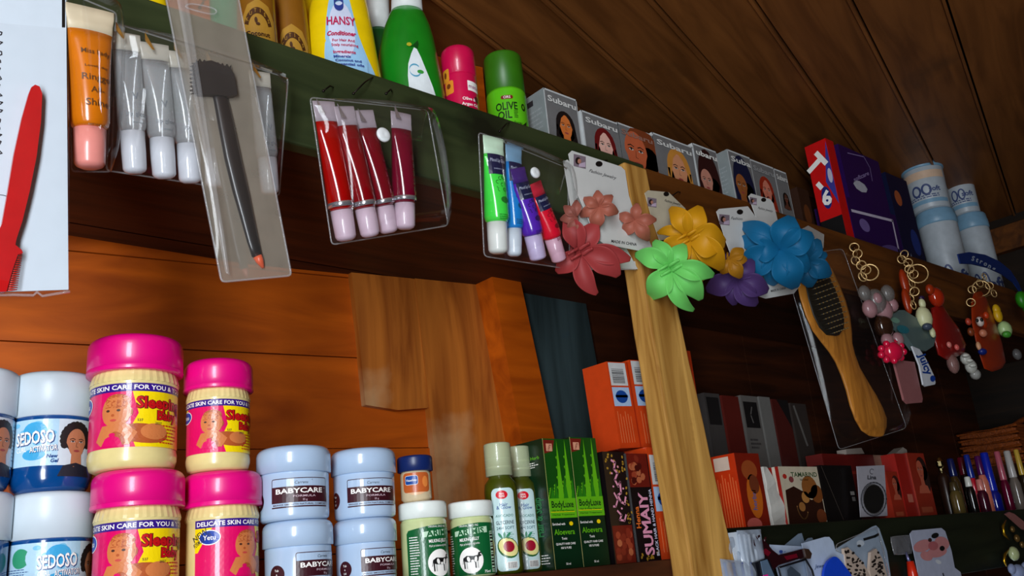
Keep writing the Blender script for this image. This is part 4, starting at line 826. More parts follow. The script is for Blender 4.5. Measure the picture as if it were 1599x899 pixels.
# amber lip gloss in its pouch
ORB = M((198, 106, 10), .22, coat=.6); CLW = gel((226, 220, 206), .55, .12)
def missl(d, a, L):
    INKB = M((90, 52, 10), .4); d.L = a*.35
    for s_, v, h, w in (('Miss Lady', .70, .030, 1.5), ('Lovely day', .605, .014, 1.2), ('Ringgo', .535, .04, 1.5), ('All-', .455, .036, .7), ('Shine', .375, .042, 1.2), ('NET WT 12 ml', .235, .012, 1.0)): d.text(s_, .12*a, v*L, h*L, INKB, 2, .01, width=w*a)
squeeze_tube('amber lip gloss tube with a pink cap, beside the white comb card', (140, 263), (141, 12), .757, 58, 72, .235, ORB, M((224, 138, 128), .3, coat=.4), M((206, 190, 160), .4), None, .16, printer=missl, capw=.84)
pouch('clear_pouch', 'narrow clear pouch holding the amber lip gloss tube', (104, -12), (182, 20), (174, 268), (112, 268), .784, .052, None, 0, seed=21)
# clear lip glosses
CLB = gel((226, 230, 232), .2, .08, gloss=1.6); CLC = gel((222, 226, 234), .6, .06, gloss=1.6); GLINT = M((226, 176, 76), .25, .8)
def lipp(d, a, L):
    d.L = a*.35; k = M((120, 124, 128), .4)
    d.text('V', .05*a, .53*L, .05*L, k, 2); d.text('lip gloss', .1*a, .40*L, .03*L, k, 2, .01, width=1.5*a); d.text('moist', .1*a, .34*L, .016*L, k, 2, width=.8*a)
GC = 'clear lip gloss tubes in a pouch'
for i, (b, tp, w, lab) in enumerate((((211, 271), (196, 52), 42, 'clear lip gloss tube, first from the left in the pouch beside the amber tube'), ((257, 279), (241, 68), 42, 'clear lip gloss tube, second in the pouch beside the amber tube'), ((297, 286), (285, 82), 40, 'clear lip gloss tube, third in the pouch, touching the frosted sleeve'), ((338, 292), (335, 98), 40, 'clear lip gloss tube hidden behind the frosted brush sleeve'), ((422, 303), (405, 112), 34, 'clear lip gloss tube right of the frosted brush sleeve'))):
    t = squeeze_tube(lab, b, tp, .770, w, w*1.08, .29, CLB, CLC, gel((216, 210, 196), .5, .15), GC, .13, printer=lipp, capw=.9)
    A, B = P(*b, .770), P(*tp, .770); q = MB(); L = (B-A).length; a = plen(w/2, A)
    q.prism([V((-a*.75, -.0032, L*.985)), V((-a*.78, -.0034, L*.93)), V((-a*.45, -.0085, L*.86)), V((-a*.28, -.0085, L*.86)), V((-a*.5, -.0034, L*.94))], (0, .0006, 0), GLINT); q.build('gold_glint', t)  # gold reflection on the crimp, put in as a gold coloured strip
pouch('clear_pouch', 'wide clear pouch holding the clear lip gloss tubes', (180, 36), (450, 122), (436, 306), (166, 266), .789, .040, None, .22, seed=31)
# frosted sleeve with the black edge brush
Yf = .738
t = pouch('frosted_sleeve', 'long frosted plastic sleeve with a black edge brush inside', (255, -25), (368, -25), (455, 430), (346, 440), Yf, .008, None, 0, m=FILM2, seed=41, cat='sleeve', seam=.0011)
c = P((255+455)/2, (-25+430)/2, Yf)
q = MB(); q.tube([P(*k, Yf-.002) for k in smooth([(290, 10), (300, 6), (330, 12), (338, 18), (330, 22), (300, 15)], 3)], .0009, SEAM, 6, True); q.build('hang_slot', t, c)
q = MB(); film(q, (272, -25), (290, -25), (360, 430), (352, 425), Yf-.004, .002, SEAM, 8, 3); q.build('fold', t, c)
bc = P(350, 200, Yf+.002); t = thing('edge_brush', 'black edge brush with a square bristle head inside the frosted sleeve', 'brush', bc)
BKP = M((22, 20, 22), .35, coat=.3); q = MB()
hp = [(338, 128, 11), (346, 160, 13), (354, 200, 14), (364, 250, 14.5), (376, 300, 14), (386, 340, 12), (396, 380, 10.5), (402, 402, 9)]
rs = []
for x, y, w in hp:
    p = P(x, y, Yf+.001); a = plen(w, p); rs.append([p+V((a*math.cos(2*math.pi*k/16), a*.5*math.sin(2*math.pi*k/16), 0)) for k in range(16)])
q.loft(rs, BKP); q.build('handle', t, bc)
q = MB(); slab(q, [(304, 98), (330, 94), (360, 106), (366, 116), (371, 148), (356, 150), (330, 147), (312, 146)], Yf-.004, .009, M((26, 22, 22), .5)); q.build('head', t, bc, .001)
q = MB()
for k in range(60):
    f = k/59; x = 306+4*math.sin(k*12.9); y = 98+48*f; q.tube([P(308, y, Yf), P(299+3*math.sin(k*7.1), y+1, Yf-.002+.003*math.sin(k*3.3))], [.0006, .0003], BLACK, 4)
for k in range(50):
    f = k/49; x0 = 306+54*f; y0 = 97+10*f; q.tube([P(x0, y0+2, Yf-.001), P(x0+1, y0-4-2*math.sin(k*5.3), Yf-.001+.002*math.sin(k*2.3))], [.0006, .0003], BLACK, 4)
q.build('bristles', t, bc)
q = MB(); a = P(402, 400, Yf); b = P(411, 418, Yf); r = plen(7, a); q.tube([a, a*.6+b*.4, b], [r, r*.9, r*.3], M((206, 84, 50), .35), 12); q.build('tip', t, bc)
bc2 = P(375, 340, Yf+.005); t = thing('edge_brush', 'second dark brush seen faintly behind the black one in the frosted sleeve', 'brush', bc2)
q = MB(); rs = []
for x, y, w in ((336, 190, 9), (350, 260, 11), (364, 330, 11), (376, 395, 9), (382, 422, 7)):
    p = P(x, y, Yf+.008); a = plen(w, p); rs.append([p+V((a*math.cos(2*math.pi*k/12), a*.4*math.sin(2*math.pi*k/12), 0)) for k in range(12)])
q.loft(rs, M((70, 66, 66), .4)); q.build('handle', t, bc2)
q = MB(); a = P(382, 420, Yf+.008); b = P(387, 433, Yf+.008); r = plen(6, a); q.tube([a, b], [r, r*.3], M((190, 100, 76), .4), 10); q.build('tip', t, bc2)
# red lip glosses
RC = [M((150, 6, 5), .16, coat=.8), M((120, 4, 12), .16, coat=.8), M((108, 3, 18), .16, coat=.8), M((104, 3, 32), .16, coat=.8)]
HOLO = M((206, 206, 214), .18, .85); PCAP = gel((216, 190, 206), .72, .08); CRC = gel((206, 190, 200), .45, .12); GR_ = 'red lip gloss tubes in a pouch'
def redp(d, a, L):
    d.L = a*.4
    for k in range(5): d.ell(.45*a, (.36+.07*k)*L, .16*a, .012*L, M((96, 4, 20), .3), 2, 20, 10)
    d.text('lip', .55*a, .30*L, .03*L, M((190, 150, 90), .4), 2, 0, 0, 90)
for i, (b, tp, w, lab) in enumerate((((541, 376), (505, 158), 39, 'red lip gloss tube, first from the left in the red pouch, brightest red'), ((579, 370), (537, 166), 36, 'red lip gloss tube, second from the left in the red pouch'), ((608, 364), (568, 172), 35, 'crimson lip gloss tube, third in the red pouch, under the snap button'), ((633, 358), (626, 176), 37, 'crimson lip gloss tube, rightmost in the red pouch'))):
    t = squeeze_tube(lab, b, tp, (.771, .766, .772, .763)[i], w, w*1.05, .215, RC[i], PCAP, CRC, GR_, .15, ring=(.235, .035, HOLO), printer=redp if i > 1 else None, capw=.9)
    A, B = P(*b, .770), P(*tp, .770); q = MB(); L = (B-A).length; a = plen(w/2, A)
    q.prism([V((-a*.8, -.0032, L*.96)), V((-a*.8, -.0045, L*.86)), V((-a*.3, -.0060, L*.85))], (0, .0006, 0), HOLO); q.build('foil_fold', t)
pouch('clear_pouch', 'clear snap pouch holding the four red lip gloss tubes', (484, 152), (668, 172), (700, 352), (518, 382), .790, .046, None, .27, (598, 211, 12), seed=51)
# coloured lip glosses
cols = [((64, 214, 70), (232, 236, 230), (206, 236, 206)), ((20, 120, 196), (216, 226, 236), (120, 160, 190)), ((82, 34, 168), (206, 190, 226), (70, 40, 120)), ((214, 16, 44), (226, 180, 200), (196, 40, 60))]
def mood(nv):
    def f(d, a, L):
        d.L = a*.4; NV = M((22, 26, 62), .35, coat=.3); d.rect(-.93*a, .66*L, .93*a, .84*L, NV, 1)
        d.text('Mood Lip Gloss', 0, .785*L, .032*L, M((190, 196, 216), .4), 3, 0, .3, width=1.6*a); d.text('moisture shine', 0, .71*L, .016*L, M((150, 156, 180), .4), 3, width=1.1*a)
        dk = M(tuple(int(v*.55) for v in nv), .4); R = random.Random(3)
        for k in range(14): d.ring(R.uniform(-.75, .75)*a, R.uniform(.52, .65)*L, .13*a, .014*L, .05*a, dk, 2, R.uniform(0, 180), R.uniform(200, 340), 8)
        d.ell(.15*a, .44*L, .42*a, .028*L, dk, 2); d.lines(-.5*a, .27*L, .6*a, .32*L, 3, dk, 2, 2, .4)
    return f
for i, (b, tp, w, wt, yy, lab) in enumerate((((778, 396), (770, 214), 38, 42, .770, 'green mood lip gloss tube, first in the four colour pouch'), ((803, 400), (802, 228), 29, 34, .775, 'blue mood lip gloss tube, squeezed beside the green one'), ((841, 406), (808, 262), 33, 34, .770, 'purple mood lip gloss tube in the four colour pouch'), ((874, 408), (835, 285), 30, 32, .773, 'red mood lip gloss tube, last in the four colour pouch'))):
    nv, cp, cr = cols[i]; squeeze_tube(lab, b, tp, yy, w, wt, (.26, .24, .27, .30)[i], M(nv, .22, coat=.6), gel(cp, .8, .1), M(cr, .3, coat=.3), 'four colour lip gloss tubes in a pouch', .16, printer=mood(nv), capw=.86)
pouch('clear_pouch', 'clear snap pouch holding green, blue, purple and red lip gloss tubes', (747, 206), (886, 262), (890, 420), (756, 400), .789, .042, None, .3, (835, 270, 9), seed=61)
# ---- flower hair claws on cards
def flower(name, label, ctr, Y, petals, col, group=None, n_st=3, claw=True, tilt=(0, 0), curl=.35, rough=.5):
    """petals: (angle in the picture, length px, width px, lift)"""
    petals = [p if len(p) == 5 else (*p, 0) for p in petals]; c = P(*ctr, Y); t = thing(name, label, 'hair clip', c, group); m = M(tuple(int(v*.9) for v in col), .55, var=.03, spec=.3); N_ = -ray(*ctr).normalized(); U = XI-N_*XI.dot(N_); U.normalize(); Vv = N_.cross(U)
    N_ = (N_+U*tilt[0]+Vv*tilt[1]).normalized(); U = (U-N_*U.dot(N_)).normalized(); Vv = N_.cross(U); k = plen(1, c)
    for pi, (ang, L, w, lift, hook) in enumerate(petals):
        q = MB(); nu, nw = 12, 6; vs = []; fs = []; path = V()
        for i in range(nu+1):
            s = i/nu; a = math.radians(ang+hook*(s**1.3-.35)); du_ = U*math.cos(a)+Vv*math.sin(a); dw = -U*math.sin(a)+Vv*math.cos(a)
            if i: path = path+du_*(L*k/nu)
            wd = w*k*.92*(.16+.84*math.sin(math.pi*min(1, .04+s*.93)**1.05)**1.15)
            for j in range(nw+1):
                q_ = j/nw*2-1; z = (lift*1.5*math.sin(math.pi*s*.8)-curl*1.5*s**2.6)*L*k+.34*wd*q_*q_*(1-.5*s)
                vs.append(path+dw*(wd*.5*q_)+N_*z)
        for i in range(nu):
            for j in range(nw): o_ = i*(nw+1)+j; fs.append((o_, o_+1, o_+nw+2, o_+nw+1))
        q.add([c+p for p in vs], fs, m, True); q.build('petal', t, c, solid=.0018, sub=1)
    if n_st == 9:
        n_st = 0; bu, bv = U*.85+Vv*.5, -U*.5+Vv*.85
        for sx, sy in ((-1, -.6), (-1, .9), (1, -.9), (1, .6)):
            q = MB(); a0 = c+N_*.009+bv*(.0055*sy)+bu*(.002*sx); q.tube([a0-N_*.008, a0+N_*.003, a0+N_*.006+bu*(.013*sx)], [.0024, .0022, .0019], m, 8); q.ball(a0+N_*.006+bu*(.013*sx), .0023, m, 8); q.build('clasp_bar', t, c)
    for i in range(n_st):
        a = math.radians(70+i*(360/n_st)); du_ = U*math.cos(a)+Vv*math.sin(a); q = MB(); q.tube([c, c+N_*.010+du_*.005, c+N_*.016+du_*.016], [.0020, .0019, .0022], m, 8); q.ball(c+N_*.0165+du_*.0165, .0027, m, 8); q.build('stamen', t, c)
    if claw:
        q = MB(); q.ball(c-N_*.005, (.006, .006, .006), m, 12)
        for sgn in (-1, 1):
            for j in range(4):
                a0 = c-N_*.008+U*(.008*(j-1.5)); q.tube([a0, a0-N_*.008+Vv*sgn*.010, a0-N_*.018+Vv*sgn*.006], [.002, .0018, .001], m, 6)
        q.build('claw', t, c)
    return t
CARD = M((206, 206, 202), .5, var=.02)
def card(label, px, Y, photo=None, title=None, foot=None, hole=None, name='clip_card', group=None, mat=None, extra=None):
    c = P(sum(p[0] for p in px)/len(px), sum(p[1] for p in px)/len(px), Y); q = MB(); slab(q, px, Y, .0010, mat or CARD); d = DecPx(q, Y)
    if photo:
        (x, y, s, an) = photo; ca, sa = math.cos(math.radians(an)), math.sin(math.radians(an)); r = lambda u, v: (x+u*ca*s-v*sa*s*-1*0+v*0+(u*0), -(y+u*sa*s+v*s))
        d.poly([(x-s, -(y-s-s*sa)), (x+s, -(y-s+s*sa)), (x+s, -(y+s+s*sa)), (x-s, -(y+s-s*sa))], M((126, 110, 120), .5), 1); d.ell(x-.3*s, -(y-.1*s), .45*s, .6*s, M((30, 18, 16), .5), 2); d.ell(x-.1*s, -(y), .3*s, .4*s, M((176, 120, 100), .5), 3); d.poly([(x-.1*s, -(y+.4*s)), (x+.9*s, -(y+.1*s)), (x+.9*s, -(y+.95*s)), (x-.2*s, -(y+.9*s))], M((190, 170, 190), .5), 2)
    if title: d.text(title[0], title[1], -title[2], title[3], INK, 2, 0, .3, -title[4], width=title[5])
    if foot: d.text(foot[0], foot[1], -foot[2], foot[3], INK, 2, .02, 0, -foot[4], width=foot[5])
    if extra: extra(d)
    if hole: d.ell(hole[0], -hole[1], hole[2], hole[2]*.8, BLACK, 2, n=14)
    return tag(q.build(name, None, c), label, 'card', group)
FJ = 'white cards of flower hair clips'
card('white clip card peeking out behind the pink flower card, left of it', [(880, 252), (886, 249), (900, 262), (930, 300), (985, 400), (996, 420), (925, 418), (893, 330)], .770, group=FJ)
card('white clip card with two small dusty pink flower clips and a tiny photo', [(888, 240), (893, 235), (970, 260), (976, 266), (982, 305), (990, 330), (1000, 345), (1020, 390), (1018, 395), (944, 381), (930, 370), (918, 340), (898, 292)], .757, (905, 252, 9.5, 14), ('Fashion Jewelry', 941, 272, 5, 16, 44), ('MADE IN CHINA', 974, 379, 4.2, 8, 40), (935, 256, 5.5), group=FJ)
flower('flower_claw', 'large dusty red flower claw hanging at the left of the clip cards', (906, 392), .778, [(112, 58, 40, .2, 25), (222, 50, 36, .15), (285, 76, 34, .12, 55), (332, 74, 46, .15, -45), (352, 80, 36, .1, -10), (60, 52, 38, .1)], (168, 58, 58), None, 9, curl=.12)
card('white lower edge of a clip card under the dusty red claw', [(917, 405), (995, 408), (993, 421), (914, 421)], .775, group=FJ)
PKF = (176, 98, 78)
flower('flower_clip', 'small dusty pink flower clip in the middle of its white card', (935, 323), .744, [(95, 26, 20, .25), (40, 28, 20, .25), (345, 32, 24, .25, -15), (262, 36, 27, .25), (205, 34, 20, .25, 20), (150, 28, 20, .3)], PKF, 'small dusty pink flower clips', 0, False)
flower('flower_clip', 'small dusty pink flower clip at the right of its white card', (991, 343), .744, [(82, 26, 20, .25), (0, 34, 22, .25), (305, 40, 25, .25), (235, 30, 24, .25), (165, 28, 20, .3)], PKF, 'small dusty pink flower clips', 0, False)
flower('flower_clip', 'dull brown pink flower clip behind the left edge of the pink flower card', (900, 338), .762, [(90, 26, 18, .2), (190, 26, 18, .2), (250, 30, 20, .2), (140, 26, 18, .2)], (160, 92, 78), 'small dusty pink flower clips', 0, False)
card('white clip card behind the yellow flower claw', [(1007, 301), (1012, 297), (1044, 300), (1070, 325), (1085, 370), (1030, 375), (1018, 340)], .760, (1018, 316, 7, 10), ('Fashion Jewelry', 1050, 316, 4, 16, 26), None, (1040, 303, 4.5), group=FJ, mat=M((186, 176, 152), .5))  # white card; the beige of the light on it is put into its colour
flower('flower_claw', 'light green flower claw below the yellow one', (1046, 418), .728, [(118, 50, 34, .25, 20), (155, 60, 36, .25, 35), (238, 58, 46, .25), (292, 82, 28, .2, 60), (318, 72, 40, .2, -35), (352, 70, 36, .25, -15), (58, 44, 34, .25)], (122, 224, 108), None, 9)
flower('flower_claw', 'yellow flower claw above the light green one', (1075, 370), .712, [(118, 56, 36, .3, 40), (70, 52, 42, .3), (350, 58, 60, .3), (320, 76, 44, .2, -40), (228, 52, 54, .3), (284, 76, 36, .2, 50), (166, 52, 20, .2, 60)], (216, 152, 14), None, 9)
flower('flower_claw', 'amber petalled claw peeking out right of the yellow flower claw', (1140, 405), .742, [(300, 34, 26, .2), (40, 26, 24, .2), (0, 26, 22, .2), (240, 26, 24, .2)], (176, 118, 20), None, 0)
flower('flower_claw', 'purple flower claw behind the blue and yellow ones', (1150, 436), .765, [(110, 44, 36, .2), (200, 50, 40, .2), (262, 42, 30, .2, 30), (305, 52, 38, .2, 30), (340, 52, 42, .2), (50, 40, 34, .2)], (82, 56, 112), None, 0)
card('white clip card left of the blue flower claw, with a tiny photo', [(1119, 330), (1123, 326), (1168, 322), (1185, 345), (1200, 380), (1215, 440), (1165, 440), (1150, 420), (1135, 380)], .765, (1131, 343, 8, 6), ('Fashion', 1150, 341, 4.5, 4, 18), None, (1155, 331, 5), group=FJ)
card('white clip card standing up behind the blue flower claw', [(1169, 306), (1173, 302), (1203, 311), (1208, 318), (1216, 350), (1222, 400), (1200, 400), (1185, 350)], .772, (1176, 314, 5.5, 12), ('Fashion Jewelry', 1195, 327, 3.5, 14, 24), None, (1192, 312, 4), group=FJ)
card('white clip card tip below the blue flower claw', [(1176, 432), (1240, 425), (1250, 445), (1240, 458), (1196, 466), (1184, 462)], .762, group=FJ, foot=('MADE IN CHINA', 1215, 452, 3.5, -12, 24))
flower('flower_claw', 'bright blue flower claw next to the wooden hair brush', (1217, 390), .724, [(72, 56, 52, .3), (142, 74, 38, .25, 35), (166, 72, 32, .2, 35), (208, 70, 54, .25), (258, 58, 46, .25), (292, 66, 54, .3), (182, 42, 42, .4), (25, 56, 48, .3), (325, 56, 44, .25)], (14, 108, 156), None, 0)
flower('flower_claw', 'teal blue flower claw with a pale edge, half behind the bright blue one', (1258, 408), .745, [(20, 34, 26, .2), (330, 44, 36, .2), (280, 42, 36, .2), (100, 50, 40, .2), (60, 40, 34, .2), (230, 30, 30, .2)], (16, 92, 132), None, 0)
tg = P(1270, 368, .785); q = MB(); q.prism([P(x, y, .780) for x, y in ((1255, 356), (1262, 352), (1287, 366), (1286, 387), (1270, 389), (1256, 378))], (0, .004, 0), gel((190, 186, 180), .6, .2)); tag(q.build('price_tag', None, tg, .001), 'small frosted white tag on the brown board right of the blue claw', 'tag')
# ---- wooden hair brush
Yh = .772; bc = P(1310, 540, Yh); t = thing('hair_brush', 'wooden paddle hair brush with dark bristles hanging in a clear bag', 'brush', bc)
WB = wood('brush_wood', (150, 92, 30), (196, 128, 48), 2, .35, 3, .15)
def brush_rings(rows, Yc, dk, flat=None):
    out = []
    for i, (x, y, w) in enumerate(rows):
        a = rows[max(0, i-1)]; b = rows[min(len(rows)-1, i+1)]; dx, dy = b[0]-a[0], b[1]-a[1]; l = math.hypot(dx, dy); nx, ny = dy/l, -dx/l
        c_ = P(x, y, Yc); e = P(x+nx*w, y+ny*w, Yc)-c_; th = dk(i) if callable(dk) else dk
        out.append([c_+e*math.cos(2*math.pi*k/24)+V((0, th*math.sin(2*math.pi*k/24), 0)) for k in range(24)])
    return out
rows = [(1264, 398, 3), (1265, 402, 13), (1268, 412, 22), (1273, 430, 28), (1281, 455, 31), (1290, 480, 32), (1299, 505, 30), (1307, 526, 24), (1313, 543, 18), (1320, 560, 15), (1328, 580, 14.5), (1338, 602, 17), (1348, 625, 21), (1357, 645, 22.5), (1365, 662, 21), (1371, 673, 15), (1374, 679, 7), (1375, 681, 2)]
q = MB(); q.loft(brush_rings(rows, Yh, lambda i: .009 if 2 <= i <= 14 else .005), WB); q.build('handle', t, bc)
pad = [(1270, 418, 3), (1271, 422, 13), (1276, 436, 19), (1284, 460, 22), (1292, 484, 22.5), (1299, 504, 20), (1304, 518, 14), (1306, 524, 3)]
q = MB(); q.loft(brush_rings(pad, Yh-.007, .005), M((26, 22, 14), .5)); q.build('pad', t, bc)
q = MB(); br = M((122, 96, 44), .4)
for i in range(13):
    f = (i+.5)/13; x, y = 1270+36*f, 420+102*f; w = 20*math.sin(math.pi*(.1+.8*f))**.5
    for j in range(7):
        g = (j-3)/3*w*.92; p = P(x+g*.94, y-g*.34, Yh-.011); q.tube([p, p+V((0, -.011, 0))], [.0009, .0007], M((40, 34, 20), .4), 5); q.ball(p+V((0, -.0115, 0)), .0014, br, 6)
q.build('bristles', t, bc)
pouch('clear_bag', 'clear plastic bag around the wooden hair brush', (1222, 402), (1316, 388), (1416, 668), (1310, 702), Yh+.017, .050, None, 0, seed=71, cat='bag', m=gel((200, 200, 200), .004, .06, gloss=.35), seam=.0007)
# ---- key rings and charms at the dim end
CH = M((226, 190, 130), .3, .55)
def link(q, c, r, w, ax, m=CH):
    u = V((math.cos(ax), math.sin(ax), 0)); v = V((0, 0, 1)); q.tube([c+u*r*math.cos(2*math.pi*k/18)+v*r*math.sin(2*math.pi*k/18) for k in range(18)], w, m, 6, True)
def chain(label, pts, big, Y, group='key rings with charms'):
    c = P(*pts[0], Y); t = thing('key_ring', label, 'key ring', c, group); q = MB(); R = random.Random(len(pts)*7+int(pts[0][0]))
    for i, p in enumerate(pts): link(q, P(*p, .779+(Y-.779)*(i/(len(pts)-1))), .0086, .0012, R.uniform(-1.8, -.1))
    q.tube([P(*p, .779+(Y-.779)*(i/(len(pts)-1))) for i, p in enumerate(pts)], .0005, CH, 5); q.build('chain', t, c); q = MB(); link(q, P(*big[:2], Y-.002), plen(big[2], c), .0014, -1.0); q.build('split_ring', t, c)
Yc = .737
chain('brass key ring chain nearest the wooden brush', [(1334, 386), (1339, 396), (1336, 407), (1345, 414), (1352, 421), (1347, 432)], (1358, 425, 13), Yc)
chain('brass key ring chain in the middle of the charms', [(1412, 397), (1408, 405), (1418, 410), (1420, 420), (1427, 428), (1424, 442), (1428, 455), (1420, 466), (1426, 476)], (1433, 427, 15), Yc)
chain('dim brass key ring chain at the far right of the charms', [(1537, 432), (1530, 442), (1518, 452), (1545, 446), (1552, 458), (1516, 472)], (1532, 450, 12), Yc)
def jelly(name, label, balls, Y, cat='charm', grp='jelly charms on key rings', extra=None):
    x, y = balls[0][0], balls[0][1]; c = P(x, y, Y); q = MB()
    for bx, by, br_, m, *asp in balls:
        p = P(bx, by, Y+(asp[1] if len(asp) > 1 else 0)); r = plen(br_, p); a = asp[0] if asp else 1; q.ball(p, (r, r*.7, r*a), m, 14)
    if extra: extra(q)
    return tag(q.build(name, None, c), label, cat, grp)
GPK = gel((176, 130, 134), .7, .12); GRG = gel((120, 116, 112), .6, .12); RJ = M((206, 20, 60), .2, coat=.6); CR = M((206, 206, 160), .4); OR2 = M((150, 44, 10), .35, coat=.2); RD2 = M((130, 18, 14), .3, coat=.4)
jelly('bear_charm', 'pinkish grey jelly bear charm under the first key ring', [(1368, 470, 20, GRG), (1350, 458, 13, GRG), (1386, 458, 14, GRG), (1358, 482, 15, GPK), (1380, 484, 18, GPK), (1370, 466, 10, GPK, 1, -.008), (1394, 476, 11, GPK)], Yc-.008)
jelly('bead_charm', 'dark smoky bead charm above the red jelly flower', [(1380, 509, 19, M((48, 28, 18), .15, coat=.7))], Yc-.004)
def frill(q):
    for k in range(9):
        a = math.pi*2*k/9; p = P(1393+18*math.cos(a), 549+14*math.sin(a), Yc-.010); q.ball(p, .0065, RJ, 10)
jelly('flower_charm', 'bright red jelly flower charm', [(1393, 549, 22, RJ, .8), (1386, 532, 13, GPK), (1402, 530, 12, GPK)], Yc-.006, extra=frill)
def slabthing(name, label, cat, px, Y, t, m, grp=None, deco=None, bev=.001):
    c = P(sum(p[0] for p in px)/len(px), sum(p[1] for p in px)/len(px), Y); q = MB(); slab(q, px, Y, t, m)
    if deco: deco(DecPx(q, Y))
    return tag(q.build(name, None, c, bev), label, cat, grp)
slabthing('strap_charm', 'dull pink flat strap hanging under the red jelly flower', 'strap', [(1397, 566), (1404, 562), (1428, 565), (1441, 622), (1440, 628), (1418, 630), (1412, 624)], Yc-.002, .004, M((146, 92, 92), .4))
slabthing('tube_charm', 'grey teal slanted tube charm right of the jelly bear', 'charm', [(1392, 492), (1404, 484), (1412, 484), (1456, 512), (1462, 524), (1458, 540), (1446, 548), (1430, 545), (1412, 520), (1396, 502)], Yc-.004, .012, M((84, 102, 100), .4), None, lambda d: (d.ell(1410, -514, 10, 6, M((30, 104, 116), .4), 1, -20), d.ell(1398, -500, 7, 4, M((110, 150, 130), .4), 1, -20)), .003)
slabthing('strap_charm', 'white strap with blue lettering beside the dull pink strap', 'strap', [(1424, 540), (1436, 545), (1446, 560), (1458, 585), (1461, 597), (1460, 600), (1446, 603), (1442, 600), (1436, 570)], Yc-.006, .003, M((206, 210, 216), .4), None, lambda d: (d.text('Juicy', 1445, -568, 11, M((16, 60, 140), .4), 2, .03, 0, -68, width=36), d.ell(1456, -591, 4, 5, M((16, 60, 150), .4), 2)))
jelly('bottle_charm', 'cream milk bottle charm in the middle of the charms', [(1443, 496, 16, CR, 1.15), (1440, 474, 7, CR, 1.2), (1439, 465, 6, M((40, 20, 60), .4), .6), (1448, 510, 10, M((60, 70, 86), .4), .6, -.006), (1456, 519, 6, CR, 1.4)], Yc-.010)
jelly('ball_charm', 'glossy orange red ball charm high on the middle key ring', [(1462, 464, 16, M((166, 40, 14), .12, coat=.8)), (1452, 452, 9, OR2)], Yc-.006)
def redcone(q):
    rs = brush_rings([(1462, 478, 7), (1468, 495, 12), (1478, 520, 20), (1487, 545, 22), (1492, 556, 14)], Yc+.002, .009); q.loft(rs, RD2)
jelly('doll_charm', 'dark red bell shaped charm with clear feet', [(1487, 546, 9, RD2), (1488, 568, 12, gel((150, 110, 104), .6, .15), 1.3, -.002), (1482, 538, 5, M((206, 120, 110), .4), 1, -.012), (1494, 542, 5, M((206, 90, 84), .4), 1, -.012)], Yc, extra=redcone)
jelly('shoe_charm', 'clear and white sneaker shaped charm below the dark red bell charm', [(1508, 560, 11, gel((206, 206, 196), .7, .15), .9), (1516, 572, 12, gel((206, 206, 196), .7, .15), 1.0), (1523, 584, 11, gel((176, 176, 170), .6, .15), .8), (1508, 555, 7, M((206, 206, 196), .4), .4, -.008), (1514, 563, 7, M((206, 206, 196), .4), .4, -.008), (1519, 571, 7, M((206, 206, 196), .4), .4, -.008)], Yc-.004)
jelly('cord_charm', 'brown orange tassel behind the middle key ring', [(1412, 440, 9, OR2, 2.4), (1416, 470, 9, OR2, 2.4)], Yc+.008)
def oblong(q): q.loft(brush_rings([(1526, 456, 5), (1529, 470, 12), (1535, 500, 17), (1546, 540, 19), (1554, 570, 17), (1557, 577, 8)], Yc+.004, .006), OR2)
jelly('strap_charm', 'rust orange strap hung with little figures at the far right', [(1535, 505, 10, OR2), (1530, 502, 8, M((206, 190, 180), .4), 1, -.012), (1526, 500, 3, BLACK, 1, -.020), (1533, 499, 3, BLACK, 1, -.020), (1512, 502, 6, M((176, 60, 40), .4), 1, -.008), (1540, 492, 6, M((186, 60, 20), .4), 1, -.008), (1535, 520, 8, M((196, 120, 90), .4), .8, -.010), (1516, 518, 7, M((120, 54, 24), .4), 1, -.006), (1528, 540, 5, M((206, 150, 110), .4), 1.4, -.008), (1534, 549, 9, M((16, 34, 110), .4), .6, -.010)], Yc+.002, extra=oblong)
jelly('toy_charm', 'yellow capped pale green toy charm at the far right', [(1569, 514, 14, M((176, 206, 140), .35, coat=.3), .95), (1558, 492, 9, M((206, 160, 20), .4), 1.3), (1556, 484, 8, M((206, 160, 20), .4), 1.2), (1572, 522, 9, M((70, 150, 50), .4), .6, -.008)], Yc-.004)
jelly('bead_charm', 'small clear glittering bead near the right edge of the frame', [(1588, 553, 9, gel((120, 120, 120), .4, .05))], Yc)
q = MB(); pts = [(1497, 404), (1515, 403), (1540, 408), (1562, 418), (1580, 432), (1592, 450), (1600, 470)]; c = P(1540, 410, .778); hw = [8, 10, 11, 11, 10, 9, 8]
rs = []
for (x, y), w in zip(pts, hw):
    p = P(x, y, .778); a = plen(w, p); rs.append([p+V((0, dy*.0015, dz*a)) for dy, dz in ((-1, -1), (-1, 1), (1, 1), (1, -1))])
q.loft(rs, M((14, 44, 110), .45), smooth=False); d = DecPx(q, .7755); 
for i, ch in enumerate('Strong'): d.text(ch, 1519+i*6.5, -(403.5+i*1.9+.25*i*i), 7, M((176, 190, 206), .4), 3, .03, 0, -16-i*2)
tag(q.build('lanyard', None, c), 'blue lanyard strap with white lettering under the far tubs', 'lanyard')
jelly('toy_charm', 'bright green toy cut by the right edge of the photo', [(1596, 468, 13, M((40, 130, 20), .4), 1.1), (1604, 480, 10, M((40, 130, 20), .4))], Yc-.002)
